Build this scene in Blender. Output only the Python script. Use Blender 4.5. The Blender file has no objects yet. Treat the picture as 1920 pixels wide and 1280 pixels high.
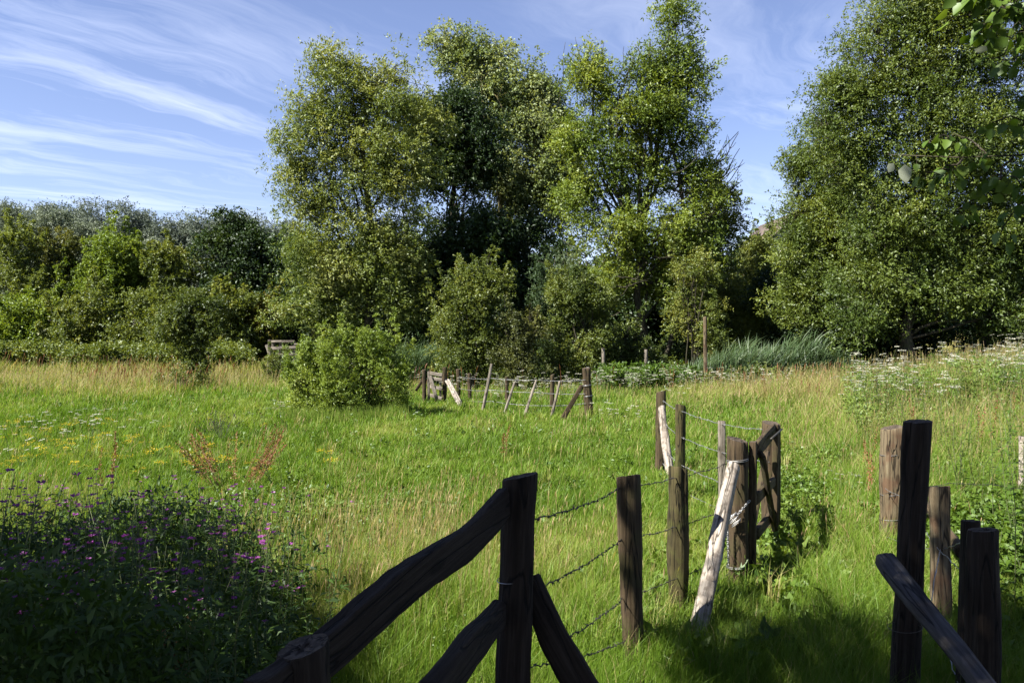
import bpy, math, random
import numpy as np
from mathutils import Vector, Matrix, Quaternion
R = math.radians
rng = np.random.default_rng(11)
random.seed(5)
SC = bpy.context.scene
COL = SC.collection

# ------------------------------------------------------------ camera
F_PX, CAM_H = 1493.0, 2.2
PITCH = math.atan(32 / F_PX)
cam_d = bpy.data.cameras.new('camera'); cam = bpy.data.objects.new('camera', cam_d); COL.objects.link(cam)
cam_d.sensor_width = 36.0; cam_d.lens = F_PX / 1920 * 36.0
cam_d.clip_start = 0.05; cam_d.clip_end = 3000
cam.location = (0, 0, CAM_H); cam.rotation_euler = (R(90) - PITCH, 0, 0)
SC.camera = cam

# ------------------------------------------------------------ sky and sun
SUN_EL = R(49)
S_H = Vector((-0.88, -0.47, 0)).normalized()
TO_SUN = Vector((S_H.x * math.cos(SUN_EL), S_H.y * math.cos(SUN_EL), math.sin(SUN_EL)))
EXPOSURE = 1.7
SKY_STRENGTH = 0.052
w = bpy.data.worlds.new('World'); SC.world = w; w.use_nodes = True
nt = w.node_tree; nt.nodes.clear()
def N(nt, t, **kw):
    n = nt.nodes.new(t)
    for k, v in kw.items():
        if k.startswith('i_'):
            n.inputs[k[2:].replace('_', ' ')].default_value = v
        else: setattr(n, k, v)
    return n
def math_n(nt, op, a, b=None, c=None, clamp=False):
    n = nt.nodes.new('ShaderNodeMath'); n.operation = op; n.use_clamp = clamp
    for k, v in enumerate((a, b, c)):
        if v is None: continue
        if hasattr(v, 'links') or hasattr(v, 'is_linked'): nt.links.new(v, n.inputs[k])
        else: n.inputs[k].default_value = v
    return n.outputs[0]
out = N(nt, 'ShaderNodeOutputWorld'); bg = N(nt, 'ShaderNodeBackground'); bg.inputs['Strength'].default_value = SKY_STRENGTH
sky = N(nt, 'ShaderNodeTexSky'); sky.sky_type = 'NISHITA'; sky.sun_disc = False
sky.sun_elevation = SUN_EL; sky.sun_rotation = math.atan2(TO_SUN.x, TO_SUN.y)
sky.air_density = 0.9; sky.dust_density = 0.25; sky.ozone_density = 3.2; sky.altitude = 200
tc = N(nt, 'ShaderNodeTexCoord'); sx = N(nt, 'ShaderNodeSeparateXYZ'); nt.links.new(tc.outputs['Generated'], sx.inputs[0])
den = math_n(nt, 'ADD', math_n(nt, 'MAXIMUM', sx.outputs[2], 0.0), 0.05)
u = math_n(nt, 'DIVIDE', sx.outputs[0], den); v = math_n(nt, 'DIVIDE', sx.outputs[1], den)
ca, sa = math.cos(R(52)), math.sin(R(52))
along = math_n(nt, 'ADD', math_n(nt, 'MULTIPLY', u, ca), math_n(nt, 'MULTIPLY', v, sa))
across = math_n(nt, 'SUBTRACT', math_n(nt, 'MULTIPLY', u, sa), math_n(nt, 'MULTIPLY', v, ca))
cmb0 = N(nt, 'ShaderNodeCombineXYZ'); nt.links.new(along, cmb0.inputs[0]); nt.links.new(across, cmb0.inputs[1])
wn = N(nt, 'ShaderNodeTexNoise'); wn.inputs['Scale'].default_value = 1.1; wn.inputs['Detail'].default_value = 3; nt.links.new(cmb0.outputs[0], wn.inputs['Vector'])
ws = N(nt, 'ShaderNodeSeparateColor'); nt.links.new(wn.outputs['Color'], ws.inputs[0])
al2 = math_n(nt, 'ADD', math_n(nt, 'MULTIPLY', along, 0.55), math_n(nt, 'MULTIPLY', ws.outputs[0], 0.6))
ac2 = math_n(nt, 'ADD', math_n(nt, 'MULTIPLY', across, 2.3), math_n(nt, 'MULTIPLY', ws.outputs[1], 1.5))
cmb = N(nt, 'ShaderNodeCombineXYZ'); nt.links.new(al2, cmb.inputs[0]); nt.links.new(ac2, cmb.inputs[1]); cmb.inputs[2].default_value = 16.5; cmb0.inputs[2].default_value = 11.9
n1 = N(nt, 'ShaderNodeTexNoise'); n1.inputs['Scale'].default_value = 1.0; n1.inputs['Detail'].default_value = 9; n1.inputs['Roughness'].default_value = 0.66
nt.links.new(cmb.outputs[0], n1.inputs['Vector'])
n2 = N(nt, 'ShaderNodeTexNoise'); n2.inputs['Scale'].default_value = 0.55; n2.inputs['Detail'].default_value = 2; nt.links.new(cmb0.outputs[0], n2.inputs['Vector'])
cr = N(nt, 'ShaderNodeValToRGB'); cr.color_ramp.elements[0].position = 0.47; cr.color_ramp.elements[1].position = 0.80
nt.links.new(n1.outputs['Fac'], cr.inputs[0])
cr2 = N(nt, 'ShaderNodeValToRGB'); cr2.color_ramp.elements[0].position = 0.36; cr2.color_ramp.elements[1].position = 0.62
nt.links.new(n2.outputs['Fac'], cr2.inputs[0])
cl = math_n(nt, 'ADD', math_n(nt, 'MULTIPLY', math_n(nt, 'MULTIPLY', cr.outputs[0], cr2.outputs[0]), 0.46), 0.02, clamp=True)
tint = N(nt, 'ShaderNodeMix', data_type='RGBA', blend_type='MULTIPLY'); tint.inputs[0].default_value = 1.0
tint.inputs[7].default_value = (1.24, 1.07, 1.15, 1); nt.links.new(sky.outputs[0], tint.inputs[6])
mixc = N(nt, 'ShaderNodeMix', data_type='RGBA'); nt.links.new(cl, mixc.inputs[0]); nt.links.new(tint.outputs[2], mixc.inputs[6])
mixc.inputs[7].default_value = (9.5, 10, 11.5, 1)
nt.links.new(mixc.outputs[2], bg.inputs[0]); nt.links.new(bg.outputs[0], out.inputs[0])
sd = bpy.data.lights.new('sun', 'SUN'); sd.energy = 5.0; sd.angle = R(0.55); sd.color = (1.0, 0.95, 0.82)
so = bpy.data.objects.new('sun', sd); COL.objects.link(so)
so.rotation_euler = (-TO_SUN).to_track_quat('-Z', 'Y').to_euler(); so.location = TO_SUN * 50
vs = SC.view_settings; vs.view_transform = 'Standard'; vs.look = 'None'; vs.exposure = EXPOSURE; vs.gamma = 1
cy = SC.cycles; cy.max_bounces = 7; cy.diffuse_bounces = 3; cy.glossy_bounces = 2; cy.transmission_bounces = 3; cy.transparent_max_bounces = 4
cy.use_denoising = True; cy.sample_clamp_indirect = 6; cy.caustics_reflective = False; cy.caustics_refractive = False

# ------------------------------------------------------------ helpers
def at(px, py, Y):
    "the point at depth Y seen at a pixel of the 1920x1280 photograph"
    a, b = (px - 960) / F_PX, (640 - py) / F_PX
    c, s = math.cos(PITCH), math.sin(PITCH)
    dx, dy, dz = a, c + b * s, -s + b * c
    k = Y / dy
    return np.array([dx * k, Y, CAM_H + dz * k])
def smooth(a, b, x):
    t = np.clip((x - a) / (b - a), 0, 1); return t * t * (3 - 2 * t)
_fr = np.random.default_rng(3); _K = _fr.normal(size=(24, 3)); _K /= np.linalg.norm(_K, axis=1)[:, None]; _PH = _fr.uniform(0, 6.28, 24); _OC = _fr.uniform(0.6, 2.2, 24)
def wav(p, scale, off=0):
    "smooth pseudo noise about 0, range about -1..1"
    p = np.asarray(p, float); q = p[..., :3] / scale
    acc = 0
    for k in range(12):
        j = (k + off * 5) % 24
        acc = acc + np.sin((q @ _K[j]) * 3.0 * _OC[j] + _PH[j] + off)
    return acc / 4.2
def wav2(x, y, scale, off=0):
    return wav(np.stack([x, y, np.zeros_like(x)], -1), scale, off)
def gz(x, y):
    x = np.asarray(x, float); y = np.asarray(y, float)
    z = 0.65 * (1 - smooth(1.8, 4.2, y)) * smooth(-8, -2, y)
    r = x - 0.44 * y
    z = z + 0.5 * smooth(0.0, 5.0, r) * smooth(9, 17, y) * (1 - smooth(60, 90, y))
    z = z - 0.45 * smooth(26, 30, y) * (1 - smooth(34, 38, y))
    z = z + 0.035 * wav2(x, y, 3.0) * smooth(3, 6, y)
    return z
def new_mesh(name, V, faces, vattr=None, smooth_sh=False):
    me = bpy.data.meshes.new(name)
    V = np.asarray(V, np.float32).reshape(-1, 3)
    if not isinstance(faces, (list, tuple)): faces = [faces]
    faces = [np.asarray(f, np.int32) for f in faces if len(f)]
    me.vertices.add(len(V)); me.vertices.foreach_set('co', V.ravel())
    loops = np.concatenate([f.ravel() for f in faces]); tot = np.concatenate([np.full(len(f), f.shape[1], np.int32) for f in faces])
    me.loops.add(len(loops)); me.loops.foreach_set('vertex_index', loops)
    me.polygons.add(len(tot)); st = np.concatenate([[0], np.cumsum(tot)[:-1]]).astype(np.int32)
    me.polygons.foreach_set('loop_start', st); me.polygons.foreach_set('loop_total', tot)
    if smooth_sh: me.polygons.foreach_set('use_smooth', np.ones(len(tot), bool))
    me.update(calc_edges=True)
    if vattr is not None:
        a = me.attributes.new('v', 'FLOAT', 'POINT'); a.data.foreach_set('value', np.asarray(vattr, np.float32))
    return me
def link(name, me, mat, parent=None, loc=None):
    o = bpy.data.objects.new(name, me); COL.objects.link(o)
    if mat is not None and not me.materials: me.materials.append(mat)
    if parent is not None: o.parent = parent
    if loc is not None: o.location = loc
    return o
def tag(o, label=None, cat=None, group=None, kind=None):
    if label: o['label'] = label
    if cat: o['category'] = cat
    if group: o['group'] = group
    if kind: o['kind'] = kind
    return o
def thing(name, label, cat, loc=(0, 0, 0), group=None, rz=0):
    o = bpy.data.objects.new(name, None); COL.objects.link(o); o.location = loc; o.rotation_euler = (0, 0, rz)
    o.empty_display_size = 0.2
    return tag(o, label, cat, group)
def copy_thing(root, loc, rz=0, sc=1.0, tilt=(0, 0), label=None):
    r = root.copy(); COL.objects.link(r); r.location = loc; r.rotation_euler = (tilt[0], tilt[1], rz); r.scale = (sc, sc, sc)
    if label: r['label'] = label
    for ch in root.children:
        c = ch.copy(); COL.objects.link(c); c.parent = r
    return r
class MB:
    def __init__(s): s.V = []; s.Q = []; s.T = []; s.n = 0; s.A = []
    def add(s, V, Q=None, T=None, v=0.5):
        V = np.asarray(V, float).reshape(-1, 3)
        if Q is not None and len(Q): s.Q.append(np.asarray(Q, np.int64) + s.n)
        if T is not None and len(T): s.T.append(np.asarray(T, np.int64) + s.n)
        s.V.append(V); s.A.append(np.broadcast_to(np.asarray(v, float), (len(V),))); s.n += len(V)
    def tube(s, P, rad, sides=6, cap=True, v=0.5):
        P = np.asarray(P, float); n = len(P); rad = np.broadcast_to(np.asarray(rad, float), (n,))
        T = np.gradient(P, axis=0); T /= np.linalg.norm(T, axis=1)[:, None] + 1e-9
        ref = np.array([0, 0, 1.0]) if abs(T[:, 2]).mean() < 0.8 else np.array([1.0, 0, 0])
        A = np.cross(T, ref); A /= np.linalg.norm(A, axis=1)[:, None] + 1e-9; B = np.cross(T, A)
        th = np.arange(sides) / sides * 2 * math.pi
        V = P[:, None] + rad[:, None, None] * (np.cos(th)[None, :, None] * A[:, None] + np.sin(th)[None, :, None] * B[:, None])
        i = np.arange(n - 1)[:, None] * sides; j = np.arange(sides)[None]; k = (j + 1) % sides
        Q = np.stack([i + j, i + k, i + sides + k, i + sides + j], -1).reshape(-1, 4)
        V = V.reshape(-1, 3); Tt = []
        if cap:
            V = np.vstack([V, P[0], P[-1]]); c0, c1 = n * sides, n * sides + 1
            for a in range(sides):
                b = (a + 1) % sides
                Tt.append((c0, b, a)); Tt.append((c1, (n - 1) * sides + a, (n - 1) * sides + b))
        s.add(V, Q, Tt if cap else None, v)
    def box(s, c, h, M=None, v=0.5):
        V = np.array([[x, y, z] for x in (-1, 1) for y in (-1, 1) for z in (-1, 1)], float) * np.asarray(h)
        if M is not None: V = V @ np.asarray(M).T
        s.add(V + np.asarray(c), [(0, 1, 3, 2), (4, 6, 7, 5), (0, 4, 5, 1), (2, 3, 7, 6), (0, 2, 6, 4), (1, 5, 7, 3)], v=v)
    def mesh(s, name, sm=False):
        V = np.vstack(s.V); f = []
        if s.Q: f.append(np.vstack(s.Q))
        if s.T: f.append(np.vstack(s.T))
        return new_mesh(name, V, f, np.concatenate(s.A), sm)
def unit(a): return a / (np.linalg.norm(a, axis=-1, keepdims=True) + 1e-9)

# ------------------------------------------------------------ materials
def mat(name):
    m = bpy.data.materials.new(name); m.use_nodes = True; m.node_tree.nodes.clear(); return m, m.node_tree
def ramp(nt, src, stops):
    r = nt.nodes.new('ShaderNodeValToRGB'); e = r.color_ramp.elements
    while len(e) < len(stops): e.new(0.5)
    for k, (p, c) in enumerate(stops): e[k].position = p; e[k].color = (*c, 1)
    nt.links.new(src, r.inputs[0]); return r.outputs[0]
ALB = 0.62   # all plant and wood colours below are scaled to real-world albedo by this
def leaf_mat(name, stops, transl=0.35, gloss=0.025, rough=0.5, tcol=(1.25, 1.15, 0.5)):
    m, nt = mat(name)
    a = N(nt, 'ShaderNodeAttribute', attribute_name='v')
    c = ramp(nt, a.outputs['Fac'], [(p_, tuple(q * ALB for q in c_)) for p_, c_ in stops])
    d = N(nt, 'ShaderNodeBsdfDiffuse'); t = N(nt, 'ShaderNodeBsdfTranslucent'); g = N(nt, 'ShaderNodeBsdfGlossy')
    g.inputs['Roughness'].default_value = rough; g.inputs['Color'].default_value = (0.9, 0.95, 1, 1)
    nt.links.new(c, d.inputs[0])
    tm = N(nt, 'ShaderNodeMix', data_type='RGBA', blend_type='MULTIPLY'); tm.inputs[0].default_value = 1; nt.links.new(c, tm.inputs[6]); tm.inputs[7].default_value = (*tcol, 1)
    nt.links.new(tm.outputs[2], t.inputs[0])
    m1 = N(nt, 'ShaderNodeMixShader'); m1.inputs[0].default_value = transl; nt.links.new(d.outputs[0], m1.inputs[1]); nt.links.new(t.outputs[0], m1.inputs[2])
    m2 = N(nt, 'ShaderNodeMixShader'); m2.inputs[0].default_value = gloss; nt.links.new(m1.outputs[0], m2.inputs[1]); nt.links.new(g.outputs[0], m2.inputs[2])
    o = N(nt, 'ShaderNodeOutputMaterial'); nt.links.new(m2.outputs[0], o.inputs[0])
    return m
def wood_mat(name, c0, c1, c2, patch=None, patch_amt=0.5, bump=0.5, fine=1.0, psc=5.5):
    "weathered round wood: fibres along local Z, checks, knots, stains"
    c0, c1, c2 = [tuple(q * ALB for q in c) for c in (c0, c1, c2)]; patch = patch and tuple(q * ALB for q in patch)
    m, nt = mat(name)
    tc = N(nt, 'ShaderNodeTexCoord')
    oi = N(nt, 'ShaderNodeObjectInfo')
    ad = N(nt, 'ShaderNodeVectorMath', operation='ADD'); nt.links.new(tc.outputs['Object'], ad.inputs[0])
    sc_ = N(nt, 'ShaderNodeVectorMath', operation='SCALE'); nt.links.new(oi.outputs['Random'], sc_.inputs['Scale']); sc_.inputs[0].default_value = (7, 3, 11)
    nt.links.new(sc_.outputs[0], ad.inputs[1])
    mp = N(nt, 'ShaderNodeMapping'); mp.inputs['Scale'].default_value = (55 * fine, 55 * fine, 2.2 * fine); nt.links.new(ad.outputs[0], mp.inputs[0])
    f = N(nt, 'ShaderNodeTexNoise'); f.inputs['Scale'].default_value = 1; f.inputs['Detail'].default_value = 6; f.inputs['Roughness'].default_value = 0.65; nt.links.new(mp.outputs[0], f.inputs['Vector'])
    mp2 = N(nt, 'ShaderNodeMapping'); mp2.inputs['Scale'].default_value = (14, 14, 1.3); nt.links.new(ad.outputs[0], mp2.inputs[0])
    g = N(nt, 'ShaderNodeTexNoise'); g.inputs['Scale'].default_value = 1; g.inputs['Detail'].default_value = 3; g.inputs['Distortion'].default_value = 0.4; nt.links.new(mp2.outputs[0], g.inputs['Vector'])
    crack = ramp(nt, g.outputs['Fac'], [(0.475, (1, 1, 1)), (0.495, (.05, .05, .05)), (0.505, (.05, .05, .05)), (0.525, (1, 1, 1))])
    base = ramp(nt, f.outputs['Fac'], [(0.3, c0), (0.5, c1), (0.72, c2)])
    last = base
    n4 = N(nt, 'ShaderNodeTexNoise'); n4.inputs['Scale'].default_value = 3.2; n4.inputs['Detail'].default_value = 6; n4.inputs['Roughness'].default_value = .7; nt.links.new(ad.outputs[0], n4.inputs['Vector'])
    vm = N(nt, 'ShaderNodeMix', data_type='RGBA', blend_type='MULTIPLY'); vm.inputs[0].default_value = 1; nt.links.new(last, vm.inputs[6]); nt.links.new(ramp(nt, n4.outputs['Fac'], [(.3, (.5, .48, .45)), (.5, (1, 1, 1)), (.7, (1.0, 1.0, 1.0))]), vm.inputs[7]); last = vm.outputs[2]
    mpk = N(nt, 'ShaderNodeMapping'); mpk.inputs['Scale'].default_value = (7, 7, 2.6); nt.links.new(ad.outputs[0], mpk.inputs[0])
    vo = N(nt, 'ShaderNodeTexVoronoi'); vo.inputs['Scale'].default_value = 1; nt.links.new(mpk.outputs[0], vo.inputs['Vector'])
    km = N(nt, 'ShaderNodeMix', data_type='RGBA', blend_type='MULTIPLY'); km.inputs[0].default_value = .8; nt.links.new(last, km.inputs[6]); nt.links.new(ramp(nt, vo.outputs['Distance'], [(.0, (.1, .08, .07)), (.10, (.25, .2, .17)), (.16, (1, 1, 1))]), km.inputs[7]); last = km.outputs[2]
    if patch:
        n3 = N(nt, 'ShaderNodeTexNoise'); n3.inputs['Scale'].default_value = psc; n3.inputs['Detail'].default_value = 5; nt.links.new(ad.outputs[0], n3.inputs['Vector'])
        pf = ramp(nt, n3.outputs['Fac'], [(0.50, (0, 0, 0)), (0.62, (patch_amt,) * 3)])
        mx = N(nt, 'ShaderNodeMix', data_type='RGBA'); nt.links.new(pf, mx.inputs[0]); nt.links.new(last, mx.inputs[6]); mx.inputs[7].default_value = (*patch, 1); last = mx.outputs[2]
    mk = N(nt, 'ShaderNodeMix', data_type='RGBA', blend_type='MULTIPLY'); mk.inputs[0].default_value = 0.85; nt.links.new(last, mk.inputs[6]); nt.links.new(crack, mk.inputs[7])
    b = N(nt, 'ShaderNodeBsdfPrincipled'); nt.links.new(mk.outputs[2], b.inputs['Base Color']); b.inputs['Roughness'].default_value = 0.85; b.inputs['Specular IOR Level'].default_value = 0.25
    hh = math_n(nt, 'ADD', f.outputs['Fac'], math_n(nt, 'MULTIPLY', crack, 0.6))
    bp = N(nt, 'ShaderNodeBump'); bp.inputs['Strength'].default_value = bump; bp.inputs['Distance'].default_value = 0.012; nt.links.new(hh, bp.inputs['Height']); nt.links.new(bp.outputs[0], b.inputs['Normal'])
    o = N(nt, 'ShaderNodeOutputMaterial'); nt.links.new(b.outputs[0], o.inputs[0])
    return m
def plain(name, col, rough=0.6, metal=0.0, noise=0.0, nscale=20):
    m, nt = mat(name)
    b = N(nt, 'ShaderNodeBsdfPrincipled'); b.inputs['Roughness'].default_value = rough; b.inputs['Metallic'].default_value = metal
    tc = N(nt, 'ShaderNodeTexCoord'); n = N(nt, 'ShaderNodeTexNoise'); n.inputs['Scale'].default_value = nscale; n.inputs['Detail'].default_value = 4; nt.links.new(tc.outputs['Object'], n.inputs['Vector'])
    k0 = [max(0, c * (1 - noise)) for c in col]; k1 = [c * (1 + noise) for c in col]
    nt.links.new(ramp(nt, n.outputs['Fac'], [(0.35, k0), (0.65, k1)]), b.inputs['Base Color'])
    o = N(nt, 'ShaderNodeOutputMaterial'); nt.links.new(b.outputs[0], o.inputs[0]); return m
M_ASH = leaf_mat('ash_leaf', [(0, (0.094, 0.153, 0.024)), (.45, (0.201, 0.265, 0.046)), (.8, (0.314, 0.365, 0.081)), (1, (0.502, 0.517, 0.190))])
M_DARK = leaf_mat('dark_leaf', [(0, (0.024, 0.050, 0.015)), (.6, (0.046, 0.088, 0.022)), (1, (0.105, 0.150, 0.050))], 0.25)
M_POP = leaf_mat('poplar_leaf', [(0, (0.123, 0.190, 0.057)), (.5, (0.234, 0.311, 0.109)), (.8, (0.357, 0.427, 0.181)), (1, (0.517, 0.554, 0.314))])
M_ASH2 = leaf_mat('bright_ash_leaf', [(0, (0.091, 0.157, 0.021)), (.5, (0.204, 0.286, 0.033)), (.85, (0.363, 0.425, 0.052)), (1, (0.770, 0.702, 0.209))])
M_HAW = leaf_mat('hawthorn_leaf', [(0, (0.073, 0.116, 0.023)), (.5, (0.182, 0.239, 0.043)), (.85, (0.328, 0.356, 0.078)), (1, (0.474, 0.380, 0.113))])
M_BROWN = leaf_mat('brown_leaf', [(0, (0.064, 0.092, 0.025)), (.5, (0.145, 0.168, 0.045)), (1, (0.306, 0.316, 0.090))])
M_RIGHT = leaf_mat('sallow_leaf', [(0, (0.076, 0.130, 0.020)), (.5, (0.162, 0.224, 0.031)), (.85, (0.281, 0.328, 0.050)), (1, (0.647, 0.587, 0.285))])
M_GREY = leaf_mat('grey_willow_leaf', [(0, (0.139, 0.181, 0.117)), (.5, (0.224, 0.267, 0.176)), (1, (0.362, 0.405, 0.288))], 0.25, tcol=(1.1, 1.1, 0.8))
M_GREY2 = leaf_mat('hazed_willow_leaf', [(0, (0.112, 0.144, 0.112)), (.5, (0.177, 0.216, 0.168)), (1, (0.279, 0.322, 0.261))], 0.25, tcol=(1.1, 1.1, 0.8))  # grey leaf colour with distance haze mixed in as a bluish tint
M_OLIVE = leaf_mat('olive_leaf', [(0, (0.103, 0.146, 0.027)), (.5, (0.184, 0.241, 0.047)), (1, (0.310, 0.379, 0.095))])
M_LIME = leaf_mat('lime_leaf', [(0, (0.098, 0.168, 0.021)), (.5, (0.196, 0.294, 0.028)), (1, (0.336, 0.434, 0.070))])
M_BUSH = leaf_mat('willow_bush_leaf', [(0, (0.141, 0.224, 0.030)), (.5, (0.267, 0.374, 0.053)), (.85, (0.424, 0.523, 0.105)), (1, (0.628, 0.658, 0.254))])
M_ORANGE = leaf_mat('turning_leaf', [(0, (0.063, 0.105, 0.020)), (.5, (0.126, 0.179, 0.030)), (.8, (0.234, 0.200, 0.030)), (1, (0.360, 0.200, 0.050))])
M_GRASS = leaf_mat('grass_blade', [(0, (0.098, 0.190, 0.015)), (.35, (0.204, 0.348, 0.035)), (.6, (0.338, 0.438, 0.077)), (.8, (0.513, 0.460, 0.176)), (.93, (0.653, 0.494, 0.297)), (1, (0.641, 0.370, 0.242))], 0.4, 0.012, 0.5, (1.1, 1.15, 0.5))
M_REED = leaf_mat('reed_blade', [(0, (.04, .085, .03)), (.5, (.09, .15, .055)), (1, (.22, .26, .13))], 0.3, 0.02)
M_WEED = leaf_mat('weed_leaf', [(0, (0.063, 0.132, 0.017)), (.5, (0.139, 0.240, 0.026)), (1, (0.265, 0.348, 0.072))])
M_HERB = leaf_mat('willowherb_leaf', [(0, (.03, .07, .012)), (.5, (.075, .145, .022)), (1, (.15, .23, .045))], 0.3, 0.02)
M_STEM = plain('green_stem', (.07, .09, .03), 0.7, 0, 0.3)
M_DOCK = leaf_mat('rust_seed', [(0, (0.150, 0.056, 0.026)), (.5, (0.300, 0.120, 0.045)), (1, (0.465, 0.232, 0.098))], 0.2)
M_PURPLE = leaf_mat('purple_petal', [(0, (0.221, 0.035, 0.252)), (.5, (0.362, 0.070, 0.378)), (1, (0.503, 0.140, 0.473))], 0.3, tcol=(1, 1, 1))
M_WHITE = leaf_mat('white_petal', [(0, (.50, .50, .38)), (1, (.85, .84, .74))], 0.3, tcol=(1, 1, 1))
M_YELLOW = leaf_mat('yellow_petal', [(0, (.70, .48, .02)), (1, (.85, .65, .03))], 0.2, tcol=(1, 1, 1))
M_BLACK = plain('black_seed_head', (.02, .018, .015), 0.7)
M_BARK = wood_mat('bark', (.035, .03, .02), (.075, .065, .045), (.13, .115, .08), (.07, .08, .035), 0.6, 0.8, 0.3)
M_BARKY = wood_mat('lichen_bark', (.12, .10, .045), (.22, .19, .09), (.34, .30, .15), (.30, .25, .06), 0.5, 0.8, 0.3)
M_TWIG = plain('bare_twig', (.09, .075, .05), 0.8, 0, 0.3)
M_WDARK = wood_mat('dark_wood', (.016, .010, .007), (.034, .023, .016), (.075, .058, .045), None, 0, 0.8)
M_WBROWN = wood_mat('brown_wood', (.04, .026, .015), (.09, .062, .036), (.17, .125, .075), (.085, .08, .03), 0.5, 0.7)
M_WGREEN = wood_mat('algae_wood', (.035, .028, .012), (.085, .07, .03), (.16, .135, .06), (.095, .105, .025), 0.7, 0.8)
M_WGREY = wood_mat('grey_wood', (.16, .13, .11), (.30, .26, .22), (.46, .41, .36), (.22, .19, .15), 0.4, 0.7)
M_WPALE = wood_mat('bleached_wood', (.22, .18, .15), (.48, .42, .37), (.62, .56, .50), (.20, .16, .13), 0.7, 0.6, .55, 22)
M_WRED = wood_mat('red_wood', (.08, .055, .035), (.19, .145, .09), (.31, .26, .17), (.15, .075, .045), 0.6, 0.7)
M_WSLATE = wood_mat('slate_wood', (.04, .036, .036), (.085, .08, .082), (.16, .155, .16), (.05, .035, .025), 0.4, 0.8)
M_END = wood_mat('end_grain', (.045, .03, .02), (.11, .085, .065), (.20, .16, .13), None, 0, 0.6, 0.6)
M_WIRE = plain('galvanised_wire', (.30, .30, .31), 0.45, 0.8, 0.3, 40)
M_RUST = plain('dark_wire', (.06, .055, .05), 0.6, 0.5, 0.3, 40)
# ground
def ground_mat():
    m, nt = mat('meadow_soil')
    tc = N(nt, 'ShaderNodeTexCoord')
    a = N(nt, 'ShaderNodeTexNoise'); a.inputs['Scale'].default_value = 0.35; a.inputs['Detail'].default_value = 6; nt.links.new(tc.outputs['Object'], a.inputs['Vector'])
    b = N(nt, 'ShaderNodeTexNoise'); b.inputs['Scale'].default_value = 9; b.inputs['Detail'].default_value = 8; b.inputs['Roughness'].default_value = 0.7; nt.links.new(tc.outputs['Object'], b.inputs['Vector'])
    mx = math_n(nt, 'ADD', math_n(nt, 'MULTIPLY', a.outputs['Fac'], 0.5), math_n(nt, 'MULTIPLY', b.outputs['Fac'], 0.5))
    c = ramp(nt, mx, [(0.35, (.02, .027, .008)), (0.5, (.045, .06, .013)), (0.65, (.08, .09, .025))])
    p = N(nt, 'ShaderNodeBsdfPrincipled'); p.inputs['Roughness'].default_value = 0.95; p.inputs['Specular IOR Level'].default_value = 0.1; nt.links.new(c, p.inputs['Base Color'])
    bp = N(nt, 'ShaderNodeBump'); bp.inputs['Distance'].default_value = 0.05; nt.links.new(b.outputs['Fac'], bp.inputs['Height']); nt.links.new(bp.outputs[0], p.inputs['Normal'])
    o = N(nt, 'ShaderNodeOutputMaterial'); nt.links.new(p.outputs[0], o.inputs[0]); return m
def axis(lo, hi, fine_lo, fine_hi, n1, n2):
    a = np.linspace(fine_lo, fine_hi, n1); k = np.linspace(0, 1, n2 + 1)[1:] ** 2.2
    return np.concatenate([(fine_lo + (lo - fine_lo) * k)[::-1], a, fine_hi + (hi - fine_hi) * k])
gx = axis(-900, 900, -30, 30, 160, 30); gy = axis(-300, 1500, -5, 60, 180, 30)
XX, YY = np.meshgrid(gx, gy); ZZ = gz(XX, YY)
nx, ny = len(gx), len(gy); ii = (np.arange(ny - 1)[:, None] * nx + np.arange(nx - 1)[None]).ravel()
g = link('meadow_ground', new_mesh('meadow_ground', np.stack([XX, YY, ZZ], -1), np.stack([ii, ii + 1, ii + nx + 1, ii + nx], -1), None, True), ground_mat())
tag(g, 'green meadow ground under the grass', 'ground', kind='structure')

# ------------------------------------------------------------ leaves
def leaves(P, D, Nn, L, W, v, hi=False, droop=0.25, fold=0.25):
    P = np.asarray(P); D = unit(np.asarray(D)); Nn = np.asarray(Nn); S = unit(np.cross(D, Nn)); U = np.cross(S, D)
    L = np.broadcast_to(L, (len(P),))[:, None]; W = np.broadcast_to(W, (len(P),))[:, None]
    if not hi:
        V = np.stack([P, P + D * L * .45 + S * W * .5 + U * W * fold, P + D * L - U * L * droop, P + D * L * .45 - S * W * .5 + U * W * fold], 1)
        Fq = np.arange(len(P) * 4).reshape(-1, 4)
        return V.reshape(-1, 3), Fq, None, np.repeat(v, 4)
    mid = P + D * L * .5 + U * L * .04
    V = np.stack([P, P + D * L * .28 + S * W * .46 + U * W * fold, P + D * L * .28 - S * W * .46 + U * W * fold,
                  P + D * L * .62 + S * W * .40 + U * (W * fold - L * droop * .35), P + D * L * .62 - S * W * .40 + U * (W * fold - L * droop * .35),
                  P + D * L - U * L * droop, P + D * L * .3, P + D * L * .64 - U * L * droop * .35], 1)
    k = np.arange(len(P))[:, None] * 8
    Q = np.concatenate([k + np.array([[6, 1, 3, 7]]), k + np.array([[6, 7, 4, 2]])]); T = np.concatenate([k + np.array([[0, 1, 6]]), k + np.array([[0, 6, 2]]), k + np.array([[7, 3, 5]]), k + np.array([[7, 5, 4]])])
    return V.reshape(-1, 3), Q, T, np.repeat(v, 8)
def frame_z(D):
    "rotation matrices taking z to D"
    D = unit(D); ref = np.where(np.abs(D[:, 2:3]) < 0.9, np.array([[0, 0, 1.0]]), np.array([[1.0, 0, 0]]))
    A = unit(np.cross(ref, D)); B = np.cross(D, A)
    th = rng.uniform(0, 6.28, len(D))[:, None]
    return np.stack([A * np.cos(th) + B * np.sin(th), -A * np.sin(th) + B * np.cos(th), D], -1)
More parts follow.
